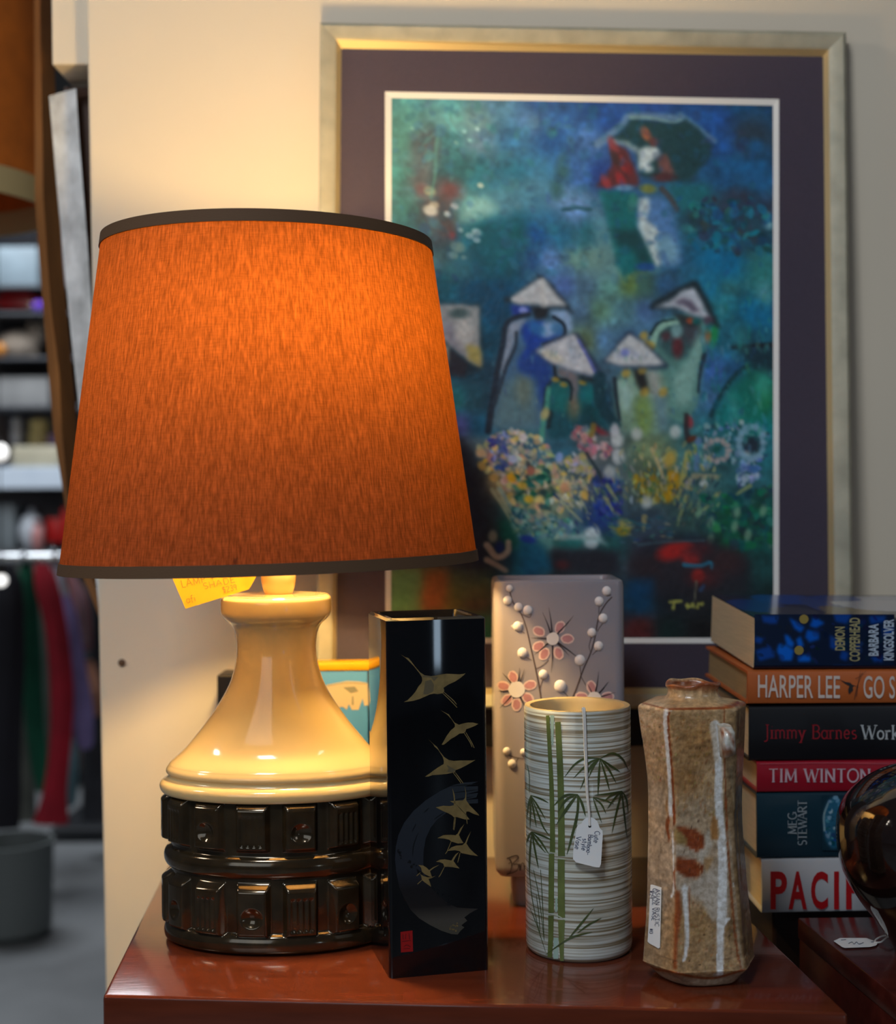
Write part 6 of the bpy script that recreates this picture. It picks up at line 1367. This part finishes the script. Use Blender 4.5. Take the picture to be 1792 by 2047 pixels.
# ================================================================== round dark vase at the right edge
UD = 1.225; ux = P(1857, 1690, UD).x; kk = UD / F
rv = thing('round_vase', (ux, UD, 0), 'round dark glossy vase on the cabinet, cut off by right edge', 'vase')
pr = [(1913, 60), (1911, 66), (1900, 72), (1880, 84), (1850, 106), (1820, 130), (1790, 150), (1760, 165), (1725, 175), (1690, 179), (1660, 179), (1635, 174), (1605, 158), (1575, 128), (1555, 96), (1543, 66), (1536, 46), (1526, 38), (1508, 36), (1496, 40), (1490, 44), (1487, 42), (1490, 36), (1510, 30), (1560, 60)]
o_z = zat(1913, UD, 1857)
V, Fc = lathe([(r * kk, zat(y, UD, 1857) - o_z) for y, r in spline(pr, 5)], ux, UD, 96)
obj('body', V, Fc, mat('dark_tenmoku_glaze', (0.012, 0.006, 0.005), 0.09, spec=0.7, metal=0.15, coat=0.7, noise=(16, 0.8), bump=(14, 0.18)), rv, angle=50)
UC = Vector((ux, UD, zat(1700, UD, 1857)))
class SphS:
    def __init__(s, c, r): s.c = c; s.r = r
    def at(s, px, py, lift=0):
        d = ray(px, py); o = EYE - s.c; r = s.r + lift; b = o.dot(d); q = b * b - (o.dot(o) - r * r)
        return EYE + d * (-b - math.sqrt(max(q, 0)))
# hanging tag lying on the cabinet
t2_ = thing('swing_tag', tuple(T(1710, 1885)), 'small white swing tag lying on the dark cabinet beside the round vase', 'tag')
tp = [(1667, 1881), (1680, 1875), (1733, 1875), (1757, 1884), (1752, 1890), (1740, 1893), (1690, 1895), (1684, 1893)]
V = [T(x, y, .0012) for x, y in tp] + [T(x, y, .0006) for x, y in tp]; n = len(tp)
obj('card', V, [tuple(range(n)), tuple(range(n, 2 * n))[::-1]] + [(i, (i + 1) % n, n + (i + 1) % n, n + i) for i in range(n)], paper, t2_, smooth=False)
for off in (0, 1):
    pts = [T(1750, 1884, .0016), T(1752 + off * 10, 1878 + off * 5, .003), T(1765 + off * 8, 1871 + off * 3, .006), T(1782, 1870, .006), T(1805, 1871, .006)]
    V, Fc = tube(spline([tuple(p) for p in pts], 5), .0008, 6); obj('string', V, Fc, strm, t2_)
class LvlS:
    def at(s, px, py, lift=0): return T(px, py, .0014 + lift)
d = Decal(LvlS(), .0001)
for q in (((1697, 1886), (1704, 1883), (1708, 1887), (1713, 1883), (1718, 1887), (1727, 1884)), ((1682, 1879), (1692, 1878)), ((1742, 1883), (1750, 1882))): d.stroke(q, .9, n=5)
d.build('handwriting', _mats['blue_black_ink'], t2_)
# ================================================================== things leaning behind the wall end
def strip(name, Lp, Rp, D0, D1, m, label, cat, ridge=None):
    """leaning timber: left and right outline in px, faces at D0 (ridge) and D1"""
    n = 28
    def res(ps):
        ps = [np.array(p, float) for p in ps]; ys = np.linspace(ps[0][1], ps[-1][1], n)
        return [(float(np.interp(y, [p[1] for p in ps], [p[0] for p in ps])), y) for y in ys]
    A_, B_2 = res(Lp), res(Rp); loops = []
    for i in range(n):
        (xl, yl), (xr, yr) = A_[i], B_2[i]
        if ridge:
            k = ridge(i / n); xm, ym = xl + (xr - xl) * k, yl + (yr - yl) * k
            loops.append([P(xl, yl, D1), P(xm, ym, D0), P(xr, yr, D1), P(xr, yr, D1 + .03), P(xl, yl, D1 + .03)])
        else:
            loops.append([P(xl, yl, D0), P(xr, yr, D0), P(xr, yr, D1), P(xl, yl, D1)])
    V, Fc = loft(loops); o = obj(name, V, Fc, m, smooth=False); return tag(o, label, cat)
strip('carved_pole', [(62, -420), (68, -20), (70, 400), (75, 480), (82, 560), (88, 640), (94, 655), (97, 760), (100, 830), (106, 850), (112, 930), (120, 965), (134, 1000), (139, 1060), (150, 1140), (162, 1180), (215, 1240), (520, 2725)],
      [(100, -420), (104, 100), (112, 180), (120, 450), (128, 560), (140, 690), (148, 780), (157, 880), (167, 1000), (186, 1110), (200, 1180), (262, 1240), (590, 2725)], 1.765, 1.80,
      mat('carved_brown_wood', rgb(150, 98, 50), .55, noise=(14, .45, (1, 1, .3)), bump=(18, .6)), 'carved brown wooden pole leaning behind the end of the cream wall', 'pole', ridge=lambda u: .34 + .12 * math.sin(u * 40) * (u > .35))
strip('weathered_plank', [(98, 192), (116, 400), (145, 700), (160, 830), (348, 2768)], [(152, 176), (160, 300), (176, 500), (192, 760), (215, 900), (425, 2768)], 1.70, 1.718,
      mat('weathered_silver_wood', rgb(206, 208, 210), .7, noise=(34, .4, (1, 1, .6)), bump=(40, .2, (1, 1, .2))), 'silver-grey weathered plank leaning in front of the carved pole', 'plank')
strip('dark_board', [(128, 174), (158, 500), (190, 900), (362, 2760)], [(182, 174), (212, 500), (245, 900), (425, 2760)], 1.728, 1.742,
      mat('dark_brown_board', rgb(70, 42, 26), .6, noise=(14, .2, (1, 1, .3))), 'dark brown board edge between the grey plank and the wall', 'board')
# hanging orange shade, upper left corner
HD = 2.2; hx = P(-200, 400, HD).x; ha = 298 * HD / F; z0, z1 = zat(412, HD), zat(-260, HD)
hs = thing('hanging_lampshade', (hx, HD, z0), 'large orange fabric drum shade with cream trim hanging in the upper left corner', 'lampshade')
n = 96
def drum(z, r, dr=0): return [Vector((hx + (r + dr) * math.cos(2 * math.pi * i / n), HD + (r + dr) * math.sin(2 * math.pi * i / n), z)) for i in range(n)]
V, Fc = loft([drum(z1, ha * .9), drum(z0 + .035, ha), drum(z0 + .035, ha, -.002), drum(z1, ha * .9, -.002)], False, False)
obj('drum', V, Fc + [], mat('orange_felt', rgb(216, 112, 28), .85, noise=(30, .12)), hs)
V, Fc = loft([drum(z0 + .040, ha, .0012), drum(z0, ha, .0012), drum(z0, ha, -.003), drum(z0 + .040, ha, -.003)], False, False)
obj('trim', V, Fc, mat('cream_braid', rgb(214, 186, 130), .8), hs, angle=30)
V, Fc = tube([(hx, HD, z1 - .02), (hx, HD, 2.4)], .004, 8); obj('cord', V, Fc, mat('cord_dark', rgb(40, 36, 34), .7), hs)
for a in (0, 2.09, 4.19):
    V, Fc = tube([(hx, HD, z1 - .02), (hx + ha * .895 * math.cos(a), HD + ha * .895 * math.sin(a), z1 - .004)], .0016, 6); obj('shade_arm', V, Fc, _mats['cord_dark'], hs)

# ================================================================== clothes rack (far, out of focus)
CD = 4.0; zr = zat(1108, CD); steel = mat('chrome_steel', (0.6, .62, .64), .25, metal=.9)
def rail_y(x): return CD
xa, xb = P(-120, 1108, CD).x, P(330, 1108, CD).x
rk = thing('clothes_rack', ((xa + xb) / 2, CD, FLOOR), 'metal clothes rack full of garments, far off on the left', 'clothes rack')
V, Fc = tube([(xa, rail_y(xa), zr), (xb, rail_y(xb), zr)], .014, 10); obj('rail', V, Fc, steel, rk)
for x in (xa, xb):
    V, Fc = tube([(x, rail_y(x), FLOOR + .03), (x, rail_y(x), zr)], .014, 10); obj('post', V, Fc, steel, rk)
    V, Fc = tube([(x, CD - .26, FLOOR + .016), (x, CD + .26, FLOOR + .016)], .016, 10); obj('foot', V, Fc, steel, rk)
garm = [
 ('black', (14, 14, 26), [(14, 1128, 12), (18, 1180, 24), (16, 1300, 30), (8, 1450, 32), (6, 1600, 34), (4, 1655, 34)], -0.13, 'black garment at the left end of the clothes rack', 'shirt'),
 ('grey_patterned', (108, 112, 106), [(36, 1130, 6), (38, 1180, 10), (40, 1320, 10), (40, 1420, 16), (46, 1540, 22), (48, 1640, 24)], 0.13, 'grey patterned garment with pale flecks beside the black one', 'dress'),
 ('deep_green', (12, 92, 66), [(50, 1128, 8), (54, 1170, 16), (62, 1300, 18), (68, 1420, 17), (78, 1520, 16), (88, 1580, 12)], 0, 'deep green garment on the clothes rack', 'shirt'),
 ('sage', (118, 132, 120), [(74, 1130, 8), (84, 1200, 14), (94, 1300, 17), (100, 1420, 17), (96, 1500, 15), (92, 1545, 10)], 0.13, 'pale sage garment between the green and crimson ones', 'shirt'),
 ('crimson', (150, 10, 34), [(82, 1126, 12), (92, 1170, 22), (112, 1260, 20), (124, 1380, 21), (122, 1480, 20), (112, 1580, 22), (104, 1645, 34)], -0.13, 'long crimson garment on the clothes rack', 'dress'),
 ('lilac', (138, 122, 176), [(128, 1190, 10), (138, 1240, 16), (150, 1330, 19), (163, 1420, 21), (170, 1480, 16), (172, 1496, 8)], 0, 'lilac garment right of the crimson one', 'shirt'),
 ('dusky_pink', (150, 100, 104), [(140, 1150, 10), (158, 1200, 16), (166, 1270, 16), (172, 1300, 10)], 0.13, 'short dusky pink garment behind the lilac one', 'top'),
 ('pale_grey', (150, 146, 158), [(104, 1130, 10), (118, 1180, 14), (130, 1220, 12), (136, 1250, 8)], 0.26, 'pale grey scarf draped beside the crimson garment', 'scarf'),
 ('pale_blue', (104, 140, 152), [(138, 1480, 10), (140, 1530, 15), (138, 1590, 14), (138, 1610, 10)], 0.13, 'pale blue cloth hanging low beside the crimson garment', 'cloth'),
 ('peach', (196, 136, 108), [(176, 1320, 8), (186, 1370, 14), (192, 1410, 12), (194, 1430, 6)], 0.13, 'peach top hanging next to the wall edge', 'top'),
 ('charcoal', (52, 52, 58), [(186, 1150, 14), (184, 1230, 20), (186, 1330, 18), (190, 1500, 22), (190, 1640, 24)], 0.27, 'charcoal coat at the far end of the rack near the wall', 'coat'),
]
for nm, c_, prof, dd, lab, cat in garm:
    cs = spline(prof, 6); loops = []; D = CD + dd
    for k, (x, y, hw) in enumerate(cs):
        loop = []
        for i in range(28):
            a = 2 * math.pi * i / 28; w_ = max(hw, 2) * (1 + .16 * math.sin(5 * a + k * .12)); q_ = P(x + w_ * math.cos(a), y, D)
            loop.append(Vector((q_.x, D + .05 * min(1, .35 + k / 12) * math.sin(a) * .55, q_.z)))
        loops.append(loop)
    V, Fc = loft(loops)
    nmz = {'shirt': 'hanging_shirt', 'dress': 'hanging_dress', 'top': 'hanging_blouse', 'scarf': 'hanging_scarf', 'cloth': 'hanging_cloth', 'coat': 'hanging_coat'}[cat]
    x0_, y0_, _h = prof[0]; pt = P(x0_, y0_, D); RDp = rail_y(pt.x)
    g = thing(nmz, (pt.x, D, pt.z), lab, cat, 'garments on the clothes rack')
    obj('fabric', V, Fc, mat(nm + '_cloth', rgb(*c_), .85, noise=(9, .25)), g)
    hk = [(pt.x, RDp + .012, zr + .015), (pt.x, RDp, zr + .0175), (pt.x, RDp - .014, zr + .003)]
    V, Fc = tube(spline([(pt.x, RDp + .016, zr), hk[0], hk[1], hk[2], (pt.x, (RDp + D) / 2, (zr + pt.z) / 2), (pt.x, D, pt.z + .0)], 4), .003, 6); obj('hanger_hook', V, Fc, steel, g)
# grey drum bin and low black crate on the floor
bxc = P(22, 1760, 3.5).x
V, Fc = lathe([(.075, FLOOR), (.098, FLOOR + .02), (.104, zat(1690, 3.5)), (.107, zat(1672, 3.5)), (.10, zat(1672, 3.5)), (.094, FLOOR + .03)], bxc, 3.5, 48)
tag(obj('floor_bin', V, Fc, mat('bin_grey', rgb(92, 98, 98), .55), angle=40), 'grey round bin on the concrete floor below the black garment', 'bin')
q0, q1 = P(98, 1640, 4.45), P(240, 1640, 4.45)
V, Fc = abox(q0.x, q1.x, 4.45, 4.8, FLOOR, zat(1650, 4.45), .01); tag(obj('floor_crate', V, Fc, mat('crate_black', rgb(30, 32, 36), .5), smooth=False), 'black crate on the floor beneath the rack, next to wall edge', 'crate')
# ================================================================== shelving with bric-a-brac
SD = 5.2
sx0, sx1 = P(-160, 900, SD).x, P(270, 900, SD).x
shf = thing('display_shelves', ((sx0 + sx1) / 2, SD + .2, FLOOR), 'tall grey display shelves crowded with bric-a-brac in the blurred shop behind', 'shelves')
dk = mat('shelf_grey', rgb(70, 72, 78), .5); wh = mat('shelf_white', rgb(214, 226, 240), .4)
def board(y, th, m): 
    V, Fc = abox(sx0, sx1, SD, SD + .42, zat(y, SD) - th, zat(y, SD), .003); return obj('shelf_board', V, Fc, m, shf, smooth=False)
for y, th, m in ((562, .012, dk), (616, .012, dk), (706, .012, dk), (804, .012, dk), (926, .080, wh), (1094, .012, dk), (1230, .012, dk), (1420, .012, dk)): board(y, th, m)
for x in (sx0, sx1 - .03):
    for y in (SD, SD + .39):
        V, Fc = abox(x, x + .03, y, y + .03, FLOOR, zat(380, SD)); obj('upright', V, Fc, dk, shf, smooth=False)
V, Fc = abox(sx0, sx1, SD + .42, SD + .43, FLOOR, zat(380, SD)); obj('back_panel', V, Fc, mat('shelf_back', rgb(120, 112, 112), .8, noise=(4, .4)), shf, smooth=False)
def sb(y): return zat(y, SD)
def item_box(name, x0, x1, yt, yb, c, lab, cat, dd=.06, dep=.2):
    D = SD + dd; a_, b_x = P(x0, yb, D).x, P(x1, yb, D).x; zb2 = sb(yb); h_ = (yb - yt) * D / F
    V, Fc = abox(a_, b_x, D, D + dep, zb2 + .0005, zb2 + h_, .008); return tag(obj(name, V, Fc, mat(name + '_' + str(c[0]), rgb(*c), .5, noise=(12, .15))), lab, cat)
def item_lathe(name, x, yb, prof, c, lab, cat, dd=.12, rough=.4, emit=0):
    D = SD + dd; xc = P(x, yb, D).x; k_ = D / F; zb2 = sb(yb) + .0005
    V, Fc = lathe([(r * k_, zb2 + h_ * k_) for r, h_ in spline(prof, 4)], xc, D, 32); return tag(obj(name, V, Fc, mat(name + '_' + str(c[0]), rgb(*c), rough, emit=emit), angle=50), lab, cat)
item_box('storage_box', -40, 76, 480, 562, (130, 146, 156), 'blue-grey storage box on the top shelf, under the black box', 'box')
D = SD + .08
V, Fc = abox(P(-40, 480, D).x, P(72, 480, D).x, D, D + .1, sb(562) + 82 * (SD + .06) / F + .0008, sb(400) , .006); tag(obj('dark_opening_box', V, Fc, mat('opening_black', rgb(12, 12, 20), .3), smooth=False), 'black box standing in for a dark opening above the blue-grey storage box', 'dark_opening_box')  # black box put in for the shade of a dark shelf opening
# red toy car
tc_ = thing('toy_car', (P(30, 610, SD + .08).x, SD + .1, sb(616)), 'dark red toy car on the second shelf from the top', 'toy car')
D = SD + .07; V = []; side = [(-30, 612), (-30, 594), (-5, 590), (10, 576), (52, 576), (66, 588), (82, 593), (84, 612)]
zo = sb(616) - zat(612, D) + .012
V, Fc = prism([P(x, y, D) + Vector((0, 0, zo)) for x, y in side], (0, .09, 0), .004); obj('car_body', V, Fc, mat('toy_red', rgb(150, 14, 18), .25, coat=.5), tc_)
for x in (-8, 62):
    for yy in (D - .004, D + .082):
        c0 = P(x, 610, D); V = [Vector((c0.x + .016 * math.cos(2 * math.pi * i / 20), yy + s_, sb(616) + .0165 + .016 * math.sin(2 * math.pi * i / 20))) for s_ in (0, .012) for i in range(20)]
        obj('wheel', V, grid_faces(20, 2, closed_u=True) + [tuple(range(20)), tuple(range(20, 40))], mat('tyre', rgb(20, 20, 22), .7), tc_)
item_lathe('glass_ball', 78, 616, [(0.5, 0), (9, 3), (13, 12), (9, 21), (0.5, 24)], (96, 50, 180), 'small violet ball next to the red toy car', 'ball', dd=.03)
# plush toy
pz = thing('plush_toy', (P(42, 706, SD + .1).x, SD + .1, sb(706)), 'beige plush toy lying on the third shelf', 'soft toy')
pm = mat('plush_beige', rgb(170, 156, 142), .95, bump=(60, .6)); D = SD + .12; k_ = D / F
for nm, x, h_, r, s_ in (('torso', 38, 30, 30, (1.4, 1, 1)), ('head', 72, 50, 20, (1, 1, .95)), ('ear', 62, 68, 7, (1, .6, 1.2)), ('ear', 82, 68, 7, (1, .6, 1.2)), ('paw', 10, 14, 13, (1.3, 1, .9)), ('paw', 62, 12, 12, (1.3, 1, .9))):
    V, Fc = sphere((P(x, 700, D).x, D, sb(706) + h_ * k_), r * k_, 20, 12, *s_); obj(nm, V, Fc, pm, pz)
item_lathe('orange_ball', -2, 706, [(0.5, 0), (10, 3), (15, 15), (10, 27), (0.5, 30)], (214, 140, 60), 'orange ball beside the beige plush toy', 'ball', dd=.03)
item_box('folded_blanket', -20, 98, 744, 804, (150, 150, 150), 'grey folded blanket on the middle shelf', 'blanket', dd=.05)
item_box('dark_case', 100, 130, 770, 804, (40, 44, 52), 'dark case at the end of the middle shelf', 'case')
item_lathe('white_figurine', 34, 926, [(14, 0), (15, 8), (9, 40), (12, 70), (8, 84), (10, 94), (7, 102), (1, 105)], (196, 190, 186), 'whitish figurine on the white-edged shelf', 'figurine', dd=.2)
item_lathe('brown_vase', 4, 926, [(10, 0), (16, 20), (15, 60), (8, 90), (10, 104), (9, 104), (7, 60)], (70, 56, 52), 'dark brown vase at the left on the white-edged shelf', 'vase', dd=.2)
item_lathe('yellow_jar', 80, 926, [(16, 0), (21, 10), (22, 60), (18, 80), (20, 90), (16, 97), (4, 100), (.5, 103)], (214, 190, 122), 'pale yellow lidded jar on the white-edged shelf', 'jar', dd=.2)
item_lathe('lilac_cup', 112, 926, [(10, 0), (12, 4), (16, 60), (14, 60), (9, 6)], (150, 120, 160), 'lilac cup right of the yellow jar', 'cup', dd=.16)
item_box('cream_basket', 24, 118, 884, 926, (190, 182, 158), 'cream basket at the front of the white-edged shelf', 'basket', dd=.02, dep=.08)
item_box('grey_radio', -20, 30, 1000, 1094, (120, 128, 132), 'grey radio on the shelf below the white-edged one', 'radio')
item_lathe('white_teapot', 64, 1094, [(14, 0), (22, 14), (26, 40), (18, 64), (8, 72), (5, 82), (.5, 84)], (200, 206, 214), 'white teapot near the grey radio', 'teapot', dd=.1)
tt = thing('toy_truck', (P(112, 1094, SD + .06).x, SD + .1, sb(1094)), 'bright red toy truck above the clothes rack', 'toy truck')
D = SD + .06
for nm, x0, x1, y0, y1, c_ in (('truck_bed', 92, 122, 1030, 1080, (170, 16, 14)), ('cab', 122, 146, 1008, 1080, (190, 30, 24))):
    V, Fc = abox(P(x0, 1050, D).x, P(x1, 1050, D).x, D, D + .1, sb(1094) + (1094 - y1) * D / F, sb(1094) + (1094 - y0) * D / F, .006); obj(nm, V, Fc, mat(nm + '_red', rgb(*c_), .35), tt)
for x in (100, 136):
    for yy in (D - .006, D + .094):
        c0 = P(x, 1085, D); V = [Vector((c0.x + .016 * math.cos(2 * math.pi * i / 20), yy + s_, sb(1094) + .0168 + .016 * math.sin(2 * math.pi * i / 20))) for s_ in (0, .012) for i in range(20)]
        obj('wheel', V, grid_faces(20, 2, closed_u=True) + [tuple(range(20)), tuple(range(20, 40))], _mats['tyre'], tt)
item_lathe('pink_vase', 76, 1094, [(8, 0), (12, 14), (12, 36), (6, 50), (9, 58), (8, 58), (5, 40)], (190, 130, 128), 'small pink vase in front of the white teapot', 'vase', dd=.03)
item_lathe('brown_jug', 176, 1230, [(12, 0), (20, 14), (20, 44), (11, 60), (14, 74), (13, 74), (9, 56)], (110, 80, 46), 'brown jug on the lower shelf beside the wall edge', 'jug', dd=.06)
item_lathe('straw_hat', 134, 1230, [(26, 0), (26, 3), (15, 6), (13, 24), (6, 30), (.5, 31)], (190, 172, 120), 'straw hat on the lower shelf left of the brown jug', 'hat', dd=.06)
# glowing balls added in place of bright glints near the shelves
for x, y, r, D, lab in ((-2, 904, 17, 4.9, 'glowing ball standing in for a white glint at the left edge by the white-edged shelf'), (190, 1241, 9, 4.9, 'small glowing ball standing in for a glint close to the wall edge'), (2, 1160, 12, 3.8, 'small glowing ball standing in for a glint at the left edge above the black garment')):
    c0 = P(x, y, D); g = thing('globe_bulb', tuple(c0), lab, 'glint ball', 'balls added for bright glints')
    V, Fc = sphere(c0, r * D / F, 20, 12); obj('globe', V, Fc, mat('glint_glow', (1, .98, .95), .4, emit=1.6), g)
    V, Fc = tube([c0 + Vector((0, 0, r * D / F * .9)), c0 + Vector((0, 0, r * D / F + .03))], .012, 10); obj('ball_cap', V, Fc, _mats['cord_dark'], g)
    V, Fc = tube([c0 + Vector((0, 0, r * D / F + .03)), Vector((c0.x, c0.y, 2.4))], .002, 6); obj('flex', V, Fc, _mats['cord_dark'], g)
